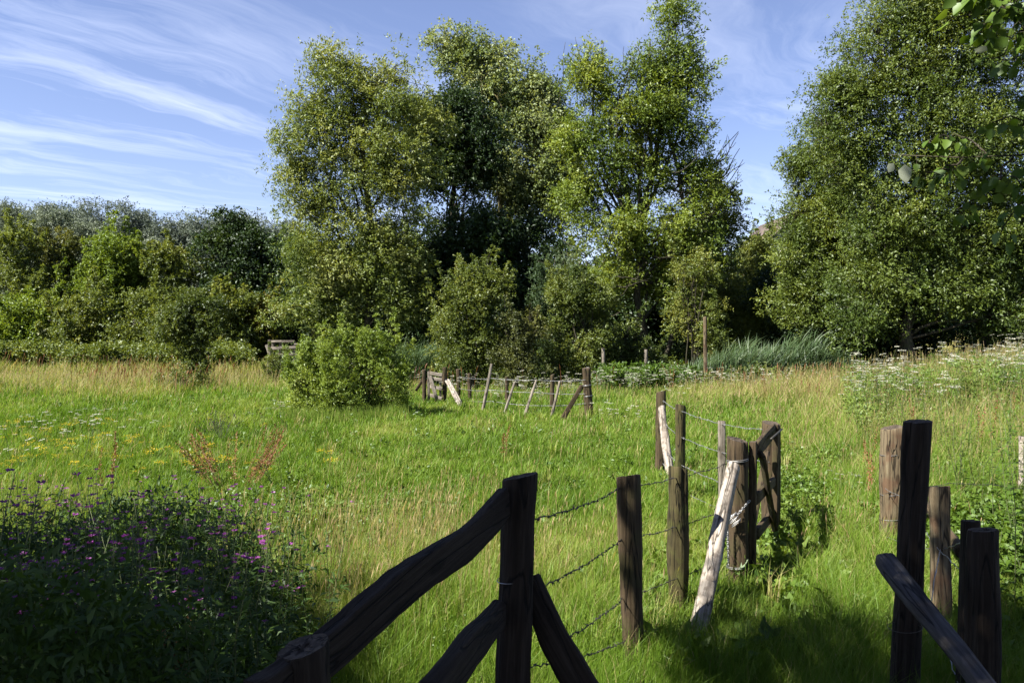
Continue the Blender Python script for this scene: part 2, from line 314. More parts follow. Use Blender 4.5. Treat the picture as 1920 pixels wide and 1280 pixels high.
def templates(T=10, nl=60, twigs=7, spread=0.9, seed=0):
    r = np.random.default_rng(seed); P = np.zeros((T, nl, 3)); D = np.zeros((T, nl, 3))
    for t in range(T):
        td = unit(r.normal(size=(twigs, 3)) * spread + np.array([0, 0, 0.7])); tl = r.uniform(.65, 1.25, twigs)
        k = r.integers(0, twigs, nl); s = r.uniform(0.12, 1, nl) ** .75 * tl[k]
        side = unit(np.cross(td[k], r.normal(size=(nl, 3))))
        P[t] = td[k] * s[:, None] + side * 0.03 + np.array([0, 0, -.12]) * (s ** 2)[:, None]
        D[t] = unit(td[k] * 0.6 + side * 0.8 + r.normal(size=(nl, 3)) * .2)
    return P, D
TP, TD = templates()
def cluster_leaves(C, O, rad, nl, L, wr, wind=(0, 0, 0), up=0.7, vbase=None, vvar=0.08, lsc=None):
    "leaf sprays at centres C pointing along O; returns arrays for leaves()"
    n = len(C); Rm = frame_z(O); ti = rng.integers(0, len(TP), n); sel = rng.permuted(np.tile(np.arange(TP.shape[1]), (n, 1)), axis=1)[:, :nl]
    P = TP[ti[:, None], sel]; D = TD[ti[:, None], sel]
    rad = np.broadcast_to(rad, (n,))
    P = np.einsum('nij,nkj->nki', Rm, P) * rad[:, None, None] + C[:, None]
    D = np.einsum('nij,nkj->nki', Rm, D) + np.asarray(wind)
    m = n * nl; P = P.reshape(m, 3); D = unit(D.reshape(m, 3))
    Nn = rng.normal(size=(m, 3)) * .6 + np.array([-.25, -.15, up])
    ln = L * rng.uniform(.65, 1.25, m)
    if lsc is not None: ln = ln * np.repeat(lsc, nl)
    vb = np.full(n, .45) if vbase is None else vbase
    v = np.clip(np.repeat(vb, nl) + rng.normal(size=m) * vvar, 0, .86)
    return P, D, Nn, ln, ln * wr, v
def in_lobes(lobes, n, shell=0.35, gap=0.25, gscale=1.6, off=0, bough=0):
    "points in ellipsoids (c, r): biased to the surface, thinned by noise, with outward directions"
    cs = np.array([l[0] for l in lobes]); rs = np.array([l[1] for l in lobes]); wgt = (rs[:, 0] * rs[:, 2]) ** .75 ; wgt /= wgt.sum()
    k = rng.choice(len(lobes), int(n * 2.2), p=wgt); d = unit(rng.normal(size=(len(k), 3))); rr = rng.uniform(0.03, 1, len(k)) ** shell
    P = cs[k] + d * rs[k] * rr[:, None]
    keep = wav(P, gscale, off) > (-1.0 + 2 * gap - 0.5) * 0.8 + rng.normal(size=len(P)) * .2
    P, d, rr = P[keep][:n], d[keep][:n], rr[keep][:n]
    if bough:
        nb = max(8, len(P) // 10); B_ = P[:nb]; k2 = rng.integers(0, nb, len(P)); P = B_[k2] + np.clip(rng.normal(size=P.shape), -1.5, 1.5) * np.array([1, 1, .62]) * bough * rng.uniform(.5, 1.2, (nb, 1))[k2]; d = unit(d[:nb][k2] + .35 * unit(P - B_[k2])); rr = rr[:len(P)]
        keep = np.ones(len(P), bool)
    mid = (cs * wgt[:, None]).sum(0); out = unit(P - mid) * .5 + d * .8 + np.array([0, 0, .35])
    return P, unit(out), rr
def curve_pts(a, b, n, sag=0.0, wob=0.05, r=rng):
    a, b = np.asarray(a, float), np.asarray(b, float); t = np.linspace(0, 1, n)[:, None]; L = np.linalg.norm(b - a)
    ph = r.uniform(0, 6.28, 3); f = r.uniform(3, 7, 3)
    off = np.sin(t * f + ph) - np.sin(ph) * (1 - t) - np.sin(f + ph) * t
    return a + (b - a) * t + np.array([0, 0, 1]) * sag * L * np.sin(t * math.pi) + off * wob * L
def tree(name, label, cat, Y, lobes, trunk, lmat, bark=None, n=900, nl=42, crad=.6, L=.17, wr=.42, wind=(0, 0, 0), gap=.25,
         group=None, r0=.22, shell=.4, vb=(.25, .65), twig_every=3, limb_r=.07, depth=None, up=.7, extra=None, gs=None, stems=1, bough=None, shoots=0):
    """lobes: (px, py, rx px, ry px[, dy m]) on the plane at Y; trunk: [(px, py)...] from base upward"""
    s = Y / F_PX; nl = min(60, int(nl * 1.3)); L = L * .76; n = int(n * 1.25)
    LB = []
    for l in lobes:
        dy = l[4] if len(l) > 4 else 0
        c = at(l[0], l[1], Y) + np.array([0, dy, 0]); sh_ = (.7 * crad) if bough is None else .3 * crad; LB.append((c, np.maximum(.3 * l[2] * s, np.array([l[2] * s - sh_, (depth or 0.8) * 0.5 * (l[2] + l[3]) * s - sh_ * .5, l[3] * s - sh_]))))
    base_xy = at(trunk[0][0], trunk[0][1], Y)[:2]
    tp = [at(p[0], p[1], Y + (p[2] if len(p) > 2 else 0)) for p in trunk]; tp[0] = np.array([tp[0][0], tp[0][1], gz(base_xy[0], base_xy[1]) - .15])
    B = Vector(tp[0]); root = thing(name, label, cat, B, group)
    org = np.array(B)
    # trunk
    mb = MB(); tpa = np.array(tp); cum = np.concatenate([[0], np.cumsum(np.linalg.norm(np.diff(tpa, axis=0), axis=1))])
    tt = np.linspace(0, cum[-1], max(10, 5 * len(tp))); TPn = np.stack([np.interp(tt, cum, tpa[:, k]) for k in range(3)], 1)
    TPn[1:-1] += rng.normal(size=(len(tt) - 2, 3)) * r0 * .18 * np.array([1, 1, 0])
    rad = r0 * (1 - tt / cum[-1] * .85) ** .9 * (1 + .5 * np.exp(-tt / (r0 * 2.5)))
    mb.tube(TPn - org, rad, 9)
    for q in range(1, stems):
        a = rng.uniform(0, 6.28); off = np.array([math.cos(a), math.sin(a), 0]) * r0 * 1.3
        tgt = LB[rng.integers(len(LB))][0] * .6 + TPn[-1] * .4
        P = curve_pts(TPn[0] + off, tgt, 10, 0, .06); mb.tube(P - org, np.linspace(r0 * .7, r0 * .15, 10), 7)
    nodes = [TPn[3:]]; nrad = [rad[3:]]
    for c, r_ in LB:
        j = rng.integers(int(len(TPn) * .25), max(int(len(TPn) * .25) + 1, int(len(TPn) * .8))); st = TPn[j]
        if c[2] < st[2]: st = TPn[max(2, int(j * .5))]
        for q in range(2):
            e = c + rng.normal(size=3) * r_ * .35
            P = curve_pts(st, e, 9, .10, .06); rr = np.linspace(min(limb_r, rad[j] * .7), limb_r * .18, 9); mb.tube(P - org, rr, 5); nodes.append(P); nrad.append(rr)
    C, O, rr = in_lobes(LB, n, shell, gap, gs or max(1.0, 28 * s * 2), len(lobes) % 7, crad * .9 if bough is None else bough)
    C[:, 2] = np.maximum(C[:, 2], gz(C[:, 0], C[:, 1]) + crad * .35)
    crs = np.full(len(C), crad)
    if shoots:
        cand = np.where((rr > .75) & (O[:, 2] > .15))[0]
        for q in rng.choice(cand, shoots):
            d = unit((O[q] * .7 + np.array([0, 0, .7]))[None])[0]; Ls = crad * rng.uniform(1.2, 3.2); P = curve_pts(C[q], C[q] + d * Ls, 6, 0, .05); mb.tube(P - org, np.linspace(limb_r * .35, limb_r * .12, 6), 3, cap=False)
            C = np.vstack([C, P[2:]]); O = np.vstack([O, np.repeat(d[None], 4, 0)]); crs = np.concatenate([crs, crad * np.array([.5, .42, .36, .28])])
    NP = np.vstack(nodes)
    for c in C[::twig_every]:
        d2 = ((NP - c) ** 2).sum(1) + 1.5 * np.maximum(0, NP[:, 2] - c[2]) ** 2; k = d2.argmin()
        if d2[k] < .02: continue
        P = curve_pts(NP[k], c, 5, .05, .06); mb.tube(P - org, np.linspace(limb_r * .3, limb_r * .1, 5), 3, cap=False)
    if extra: extra(mb, org, NP)
    link('trunk', mb.mesh('trunk', True), bark or M_BARK, root)
    vbs = np.clip(vb[0] + (vb[1] - vb[0]) * (0.5 + .5 * wav(C, crad * 3.2, 3)) + rng.normal(size=len(C)) * .06, 0, 1)
    P, D, Nn, ln, wd, v = cluster_leaves(C, O, crs * rng.uniform(.7, 1.3, len(C)), nl, L, wr, wind, up, vbs)
    V, Q, T, va = leaves(P - org, D, Nn, ln, wd, v)
    link('crown', new_mesh('crown', V, [Q], va), lmat, root)
    return root
# ------------------------------------------------------------ woodland behind the meadow
tree('ash_tree', 'big windblown ash tree standing behind the round willow bush, crown wide and full', 'tree', 38,
     [(590, 250, 75, 90), (640, 150, 60, 75), (720, 190, 90, 90), (560, 360, 62, 80), (680, 330, 120, 120), (600, 480, 85, 90), (700, 480, 110, 90), (770, 330, 60, 110),
      (625, 560, 95, 60), (740, 560, 70, 50), (785, 240, 40, 60), (600, 105, 22, 32), (700, 115, 26, 40), (745, 125, 22, 30), (575, 590, 60, 35)],
     [(693, 640), (690, 540), (697, 430), (680, 300), (660, 180)], M_ASH, n=2100, nl=46, crad=.68, L=.20, wr=.36, wind=(.35, 0, .12), gap=.30, r0=.24, vb=(.18, .85))
tree('dark_maple', 'dark green tree filling the gap between the big ash and the pale poplar', 'tree', 43,
     [(850, 215, 50, 60), (880, 260, 60, 60), (830, 310, 60, 60), (790, 230, 40, 60), (900, 320, 50, 50), (850, 420, 70, 60), (840, 520, 70, 60)],
     [(850, 650), (845, 450), (860, 200)], M_DARK, n=800, nl=46, crad=.7, L=.22, wr=.5, gap=.3, r0=.25)
tree('poplar_tree', 'tall pale green poplar with a pale upright trunk showing in its crown', 'tree', 48,
     [(870, 105, 68, 50), (940, 120, 62, 50), (990, 180, 50, 65), (900, 170, 70, 50), (960, 250, 85, 70), (910, 330, 80, 60), (1000, 330, 75, 80), (960, 410, 90, 60), (830, 90, 30, 34), (1040, 260, 48, 70), (1020, 190, 40, 50), (1050, 340, 48, 60), (1050, 400, 50, 60)],
     [(955, 660), (953, 450), (958, 250), (935, 110)], M_POP, bark=M_BARKY, n=1850, nl=40, crad=.75, L=.20, wr=.62, gap=.36, r0=.26, vb=(.3, .8))
def dead(mb, org, NP):
    for k in range(26):
        a = at(rng.uniform(1250, 1340), rng.uniform(300, 420), 36 + rng.uniform(-1, 1)); e = a + np.array([rng.uniform(.7, 2.3), rng.uniform(-.6, .6), rng.uniform(.3, 1.9)])
        P = curve_pts(a, e, 8, -.12, .05); mb.tube(P - org, np.linspace(.035, .012, 8), 4)
        for q in range(3):
            i = rng.integers(3, 7); mb.tube(curve_pts(P[i], P[i] + np.array([rng.uniform(-.1, .5), rng.uniform(-.3, .3), rng.uniform(.2, .8)]), 5, 0, .05) - org, np.linspace(.018, .009, 5), 3)
    for k in range(9):
        a = at(rng.uniform(1040, 1200), rng.uniform(110, 200), 36); mb.tube(curve_pts(a, a + np.array([rng.uniform(-.3, .3), 0, rng.uniform(.9, 2.3)]), 6, 0, .04) - org, np.linspace(.022, .009, 6), 3)
    for k in range(14):
        a = at(rng.uniform(1050, 1330), rng.uniform(430, 600), 34.4); mb.tube(curve_pts(a, a + np.array([rng.uniform(-1.5, 1.5), rng.uniform(-.5, .2), rng.uniform(-.2, .9)]), 7, -.15, .08) - org, np.linspace(.03, .01, 7), 4)
tree('upright_ash', 'tallest ash tree with a forked leaning trunk and bare dead twigs on its right side', 'tree', 36,
     [(1270, 20, 34, 62), (1262, 75, 42, 50), (1235, 130, 55, 60), (1280, 150, 48, 70), (1108, 160, 40, 80), (1160, 180, 60, 75), (1190, 250, 80, 80), (1085, 240, 48, 70), (1260, 240, 70, 70), (1130, 280, 72, 70), (1200, 330, 80, 70), (1300, 330, 55, 60), (1295, 390, 60, 60), (1230, 200, 70, 70),
      (1090, 380, 52, 70), (1180, 440, 110, 70), (1290, 440, 70, 60), (1130, 530, 95, 60), (1240, 530, 100, 60), (1070, 110, 18, 40), (1190, 90, 20, 40), (1300, 500, 60, 50)],
     [(1217, 690), (1212, 640), (1195, 550, -.5), (1200, 420), (1240, 250), (1262, 60)], M_ASH2, bark=M_BARK, n=1900, nl=42, crad=.62, L=.20, wr=.38, wind=(.1, 0, .2), gap=.38, r0=.20, vb=(.25, .75), stems=2, extra=dead, limb_r=.09)
# dark understorey trees behind the shrubs
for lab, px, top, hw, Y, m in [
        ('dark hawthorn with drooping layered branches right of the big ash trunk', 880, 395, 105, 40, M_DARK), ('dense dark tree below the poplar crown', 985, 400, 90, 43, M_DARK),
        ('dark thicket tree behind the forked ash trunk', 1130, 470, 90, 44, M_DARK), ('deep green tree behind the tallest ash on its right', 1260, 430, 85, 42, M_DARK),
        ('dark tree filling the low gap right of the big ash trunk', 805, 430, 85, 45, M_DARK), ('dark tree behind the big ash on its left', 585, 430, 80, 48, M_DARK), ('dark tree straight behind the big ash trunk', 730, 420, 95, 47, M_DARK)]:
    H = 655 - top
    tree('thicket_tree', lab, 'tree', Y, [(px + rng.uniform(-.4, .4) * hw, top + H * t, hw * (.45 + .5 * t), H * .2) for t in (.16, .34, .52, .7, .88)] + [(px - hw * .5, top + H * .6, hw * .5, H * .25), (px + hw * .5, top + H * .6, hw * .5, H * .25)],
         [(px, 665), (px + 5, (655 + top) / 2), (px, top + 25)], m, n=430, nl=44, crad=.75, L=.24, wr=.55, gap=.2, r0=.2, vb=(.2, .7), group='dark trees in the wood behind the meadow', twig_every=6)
# shrubs in front of the wood
def shrub(name, lab, cat, px, top, base, hw, Y, m, n=260, nl=44, crad=.42, L=.12, wr=.5, group=None, vb=(.25, .7), lobes=6, gap=.3, wind=(0, 0, .15), bark=None, stems=5, r0=.06, up=.7, shape=.5):
    H = base - top; lb = []
    for k in range(lobes):
        t = (k + .5) / lobes; wgt = math.sin(math.pi * min(1, (.22 + .6 * t))) ** .8
        lb.append((px + rng.uniform(-shape, shape) * hw * (t + .3), top + H * t, hw * wgt * rng.uniform(.75, .95), H * .9 / lobes + H * .07, rng.uniform(-.3, .3)))
    for q in range(5): a_ = -1.57 + (q - 2) * .5; lb.append((px + math.cos(a_) * hw * .8, top + H * .38 + math.sin(a_) * H * .36, hw * .16, H * .13, 0))
    lb.append((px - hw * .5, top + H * .55, hw * .48, H * .25)); lb.append((px + hw * .5, top + H * .6, hw * .48, H * .25))
    return tree(name, lab, cat, Y, lb, [(px, base), (px + hw * .1, (base + top) / 2), (px, top + H * .15)], m, bark, n, nl, crad, L, wr, wind, gap, group, r0, .45, vb, 4, .03, .9, up, None, None, stems, shoots=max(6, n // 16))
shrub('hawthorn_shrub', 'olive green hawthorn shrub in front of the dark trees, left of the browning bramble', 'shrub', 885, 520, 722, 72, 27, M_HAW, 520, crad=.36, L=.095)
shrub('bramble_bush', 'browning bramble bush behind the row of leaning stakes', 'shrub', 968, 600, 722, 52, 26.5, M_BROWN, 260, crad=.28, L=.085, wind=(.1, 0, -.1))
shrub('hazel_shrub', 'mid green shrub between the browning bramble and the forked ash trunk', 'shrub', 1085, 545, 712, 85, 28, M_HAW, 480, crad=.36, L=.10, vb=(.15, .55))
shrub('sallow_shrub', 'feathery grey green sallow sticking up behind the mid green shrub', 'shrub', 1062, 470, 640, 50, 30, M_REED, 200, crad=.45, L=.15, wr=.22, wind=(0, 0, .9))
shrub('low_shrub', 'low dark shrub at the foot of the forked ash trunk', 'shrub', 1180, 610, 712, 60, 29, M_HAW, 240, crad=.34, L=.10, vb=(.05, .4))
shrub('hawthorn_tree', 'rounded olive hawthorn right of the tallest ash, below the open sky', 'tree', 1345, 385, 690, 72, 41, M_HAW, 620, crad=.55, L=.15, vb=(.25, .7), r0=.12)
shrub('hawthorn_tree', 'hawthorn in front of the house gable, between the ash and the right hand sallow', 'tree', 1418, 462, 690, 58, 44, M_HAW, 480, crad=.55, L=.155, vb=(.3, .75), r0=.12)
shrub('spindly_shrub', 'thin brownish shrub right of the ash above the reeds', 'shrub', 1300, 480, 680, 55, 33, M_HAW, 170, crad=.45, L=.12, vb=(.3, .9), gap=.5)
# right hand trees
tree('sallow_tree', 'bright green sallow forming the left edge of the right hand trees', 'tree', 31,
     [(1500, 320, 34, 60), (1530, 420, 70, 80), (1502, 480, 42, 70), (1560, 520, 85, 70), (1500, 570, 60, 50), (1580, 330, 60, 90), (1545, 260, 30, 50), (1462, 390, 14, 26), (1620, 430, 70, 90)],
     [(1548, 700), (1544, 620), (1552, 480), (1545, 300)], M_RIGHT, n=1900, nl=44, crad=.48, L=.14, wr=.40, gap=.32, r0=.08, vb=(.25, .75), wind=(0, 0, .15))
tree('willow_tree', 'huge dark leaved willow on the right whose thick trunk leans above the white umbels', 'tree', 27,
     [(1640, 90, 50, 70), (1700, 40, 70, 70), (1590, 190, 50, 70), (1680, 170, 90, 90), (1790, 60, 90, 90), (1860, 140, 90, 100), (1640, 300, 80, 90), (1760, 270, 110, 110), (1880, 300, 100, 110),
      (1690, 430, 90, 80), (1800, 430, 100, 80), (1900, 470, 80, 90), (1560, 250, 30, 40), (1650, 530, 60, 45), (1760, 530, 60, 40), (1620, 590, 50, 40), (1800, 560, 90, 40), (1900, 580, 80, 50), (1850, -60, 120, 90), (1720, -50, 70, 50)],
     [(1712, 690), (1700, 620, .2), (1715, 520, 1.2), (1740, 350, 2.5), (1755, 220, 2.5)], M_RIGHT, n=5200, nl=44, crad=.52, L=.13, wr=.42, gap=.22, r0=.24, vb=(.12, .62), stems=1, limb_r=.06, bough=.55)
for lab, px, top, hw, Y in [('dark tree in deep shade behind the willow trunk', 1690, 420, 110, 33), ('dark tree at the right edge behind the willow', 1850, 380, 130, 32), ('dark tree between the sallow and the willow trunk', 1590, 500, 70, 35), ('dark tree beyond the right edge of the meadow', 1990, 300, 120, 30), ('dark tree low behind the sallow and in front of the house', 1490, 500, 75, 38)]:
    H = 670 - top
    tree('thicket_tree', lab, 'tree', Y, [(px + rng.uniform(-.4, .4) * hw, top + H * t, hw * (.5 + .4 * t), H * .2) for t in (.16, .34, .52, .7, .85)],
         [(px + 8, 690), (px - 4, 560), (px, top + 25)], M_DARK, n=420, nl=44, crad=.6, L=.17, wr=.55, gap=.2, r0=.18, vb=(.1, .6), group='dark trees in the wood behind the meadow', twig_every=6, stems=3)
# woodland closing the view behind everything; dark leaf tones stand for deep shade
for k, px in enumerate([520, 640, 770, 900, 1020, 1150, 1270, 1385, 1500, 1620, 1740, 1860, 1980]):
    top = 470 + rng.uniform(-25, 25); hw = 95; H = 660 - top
    r_ = tree('woodland_tree', 'tree in the back row of the wood, leaves coloured dark as gaps of shade', 'tree', 60 + (k % 3) * 3, [(px + rng.uniform(-.3, .3) * hw, top + H * t, hw * (.6 + .3 * t), H * .22) for t in (.2, .42, .64, .86)],
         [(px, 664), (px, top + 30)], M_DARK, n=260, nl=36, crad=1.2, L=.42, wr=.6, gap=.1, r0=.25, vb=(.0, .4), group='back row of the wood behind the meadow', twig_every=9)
# left hedge
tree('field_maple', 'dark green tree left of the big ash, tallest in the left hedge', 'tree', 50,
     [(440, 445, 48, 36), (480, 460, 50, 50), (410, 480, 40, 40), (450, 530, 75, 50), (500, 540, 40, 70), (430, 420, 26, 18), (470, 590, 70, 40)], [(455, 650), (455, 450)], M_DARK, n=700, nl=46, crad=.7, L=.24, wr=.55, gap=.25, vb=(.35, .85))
for nm, lab, px, top, base, hw, Y, m, n in [
        ('hedge_tree', 'olive yellow hedge tree at the far left edge', 20, 450, 655, 75, 50, M_OLIVE, 480), ('hedge_tree', 'brownish hedge tree second from the left edge', 115, 455, 655, 75, 52, M_BROWN, 460),
        ('hedge_tree', 'bright lime green hedge tree with spiky top shoots', 190, 462, 650, 68, 51, M_LIME, 460), ('hedge_tree', 'lime green hedge tree right of the spiky one', 265, 470, 650, 60, 52, M_LIME, 400),
        ('hedge_tree', 'green hedge tree left of the dark field maple', 335, 475, 655, 62, 51, M_HAW, 400), ('hedge_bush', 'dark green bush low in the hedge at the left', 60, 560, 660, 60, 47, M_LIME, 240),
        ('hedge_bush', 'blue green bush low in the hedge below the spiky lime tree', 170, 560, 665, 65, 46, M_HAW, 260), ('hedge_bush', 'olive bush in the hedge behind the young hawthorn', 270, 560, 668, 55, 45, M_OLIVE, 220),
        ('hedge_bush', 'orange tipped bush beside the far rail fence', 485, 572, 665, 38, 45, M_ORANGE, 200), ('hedge_bush', 'light green bush left of the far rail fence', 425, 560, 668, 50, 44, M_HAW, 260),
        ('hedge_bush', 'green bush left of centre in the hedge foot', 330, 590, 668, 50, 44, M_HAW, 200), ('hedge_bush', 'pale green bush behind the far rail fence', 560, 600, 668, 55, 53, M_HAW, 240)]:
    shrub(nm, lab, 'tree' if nm == 'hedge_tree' else 'bush', px, top, base, hw, Y, m, n, 44, .55, .19, .5, 'mixed hedge along the left side of the meadow', (.3, .8), 5, .2)
# far willows on the left
px = -40; k = 0
while px < 560:
    top = 392 + rng.uniform(-8, 10) + (12 if px > 380 else 0); hw = rng.uniform(26, 36); H = 600 - top
    tree('far_willow', 'slim grey willow in the long far row, bluish haze tinted into its leaves', 'tree', 125 + rng.uniform(-5, 5), [(px + rng.uniform(-6, 6), top + H * t, hw * q, H * .17) for t, q in ((.12, .55), (.28, .85), (.45, 1), (.65, 1))] + [(px + rng.uniform(-18, 18), top + H * .2, hw * .5, H * .1)],
         [(px, 640), (px, top + 20)], M_GREY2, n=330, nl=44, crad=1.5, L=.46, wr=.42, gap=.2, r0=.35, vb=(.15, .8), group='far row of grey willows', twig_every=8, limb_r=.12)
    px += rng.uniform(34, 46); k += 1
for lab, px, top, hw in [('rounded silver willow at the far left above the olive hedge', 30, 378, 60), ('rounded silver willow left of centre of the pale clump', 105, 392, 55), ('rounded silver willow at the right end of the pale clump', 158, 412, 42), ('small silver willow low in front of the far row', 282, 452, 30)]:
    H = 600 - top
    tree('silver_willow', lab, 'tree', 92, [(px - hw * .4, top + H * .2, hw * .55, H * .18), (px + hw * .4, top + H * .25, hw * .55, H * .18), (px, top + H * .12, hw * .5, H * .12), (px, top + H * .45, hw, H * .25), (px, top + H * .7, hw, H * .2)],
         [(px, 640), (px, top + 25)], M_GREY, n=560, nl=46, crad=1.1, L=.34, wr=.36, gap=.2, r0=.35, vb=(.2, .8), group='pale willows above the left hedge', twig_every=8)
# round willow bush and young hawthorn in the meadow
tree('willow_bush', 'round bright green willow bush standing alone in the meadow', 'bush', 18.6,
     [(590, 720, 45, 55), (655, 690, 70, 42), (720, 710, 48, 60), (655, 740, 100, 55), (610, 670, 30, 30), (700, 665, 38, 30), (570, 755, 30, 35), (745, 745, 22, 40), (655, 765, 95, 24), (575, 672, 12, 34), (640, 645, 14, 30), (682, 640, 12, 28), (722, 655, 12, 34), (755, 690, 12, 30), (550, 700, 14, 26)],
     [(655, 800), (655, 740), (655, 690)], M_BUSH, n=1150, nl=44, crad=.21, L=.085, wr=.30, wind=(0, 0, .65), gap=.3, r0=.03, vb=(.25, .8), stems=12, limb_r=.012, depth=.95, bough=0, shoots=70)
tree('young_hawthorn', 'young hawthorn with a narrow dark foot standing alone in the dry grass', 'small tree', 31,
     [(365, 560, 22, 28), (350, 600, 48, 34), (390, 610, 30, 30), (330, 590, 28, 20), (362, 650, 24, 28), (364, 685, 22, 24), (310, 620, 20, 14), (400, 575, 18, 16)],
     [(362, 712), (362, 640), (362, 570)], M_HAW, n=620, nl=44, crad=.26, L=.10, wr=.5, gap=.3, r0=.05, vb=(.0, .4), stems=3, limb_r=.02)
for lab, px, top, base, hw, Y in [('small dark thorn bush below the far rail fence', 517, 668, 708, 13, 30), ('low leafy bush right of the young hawthorn foot', 340, 706, 740, 40, 26), ('low green bush left of the willow bush', 590, 700, 745, 20, 25)]:
    shrub('small_bush', lab, 'bush', px, top, base, hw, Y, M_HAW if px < 580 else M_BUSH, 60, 40, .22, .07, .5, None, (.2, .6), 4)

# ------------------------------------------------------------ trees beside and behind the camera (their shade falls on the foreground)
FLECKS = [(at(1697, 322, 4.2), .10), (at(290, 1110, 3.6), .12)]
def off_flecks(C):
    "gaps in the canopy where sun flecks come through"
    k = np.ones(len(C), bool); S_ = np.array(TO_SUN)
    for f, r_ in FLECKS:
        d = C - f; k &= np.linalg.norm(d - (d @ S_)[:, None] * S_, axis=1) > r_ + .28
    return C[k]
def in_shade(gx_, gy_):
    e = .55 * wav2(gx_, gy_, 1.6, 5) + .25 * wav2(gx_, gy_, .6, 9)
    a = gy_ < 4.2 + e + .75 * smooth(1.0, 2.0, gx_)
    b = (gx_ < -1.15 + .5 * e) & (gy_ < 6.4 + e * .8 - .12 * (gx_ + 3))
    return a | b
def shade_tree(label, trunk_xy, boxes, n, L=.13, crad=.42):
    B = np.array([trunk_xy[0], trunk_xy[1], float(gz(*trunk_xy)) - .1]); root = thing('overhanging_tree', label, 'tree', B, 'trees beside the camera')
    mb = MB(); top = np.array([trunk_xy[0] + .4, trunk_xy[1], 11.0]); T = curve_pts(B, top, 14, 0, .03); mb.tube(T - B, np.linspace(.3, .06, 14), 10)
    C = []
    for (x0, x1, y0, y1, z0, z1, k) in boxes:
        p = np.stack([rng.uniform(x0, x1, k), rng.uniform(y0, y1, k), rng.uniform(z0, z1, k)], 1)
        q = p - np.array(TO_SUN)[None] * (p[:, 2:3] / TO_SUN.z); p = p[in_shade(q[:, 0], q[:, 1])]; C.append(p)
    C = np.vstack(C)
    # keep the crown out of the picture
    vis = (C[:, 1] > .2) & (C[:, 2] < CAM_H + .52 + .40 * C[:, 1]) & (np.abs(C[:, 0]) < .66 * C[:, 1] + .7); C = off_flecks(C[~vis])
    limbs = [T[5:]]
    for e in C[::max(1, len(C) // 16)]:
        j = rng.integers(5, 12); P = curve_pts(T[j], e, 9, .1, .05); mb.tube(P - B, np.linspace(.1, .025, 9), 6); limbs.append(P)
    NP = np.vstack(limbs)
    for e in C[::4]:
        k = ((NP - e) ** 2).sum(1).argmin(); mb.tube(curve_pts(NP[k], e, 5, .05, .05) - B, np.linspace(.025, .008, 5), 3, cap=False)
    link('trunk', mb.mesh('trunk', True), M_BARK, root)
    O = unit(rng.normal(size=C.shape) + np.array([0, 0, .3])); P, D, Nn, ln, wd, v = cluster_leaves(C, O, crad, 48, L, .7, (0, 0, -.3), .8)
    V, Q, Tt, va = leaves(P - B, D, Nn, ln, wd, v); link('crown', new_mesh('crown', V, [Q], va), M_DARK, root)
    return root
shade_tree('broad tree behind the camera on the left, only its shade is seen', (-7.5, -2.5), [(-15, -4.5, -7, 4, 5.0, 9.5, 2100)], 0)
shade_tree('tree behind the camera, only its shade is seen', (-2.2, -5.5), [(-5.5, 2.2, -7, 3.0, 4.6, 9.0, 2000)], 0)
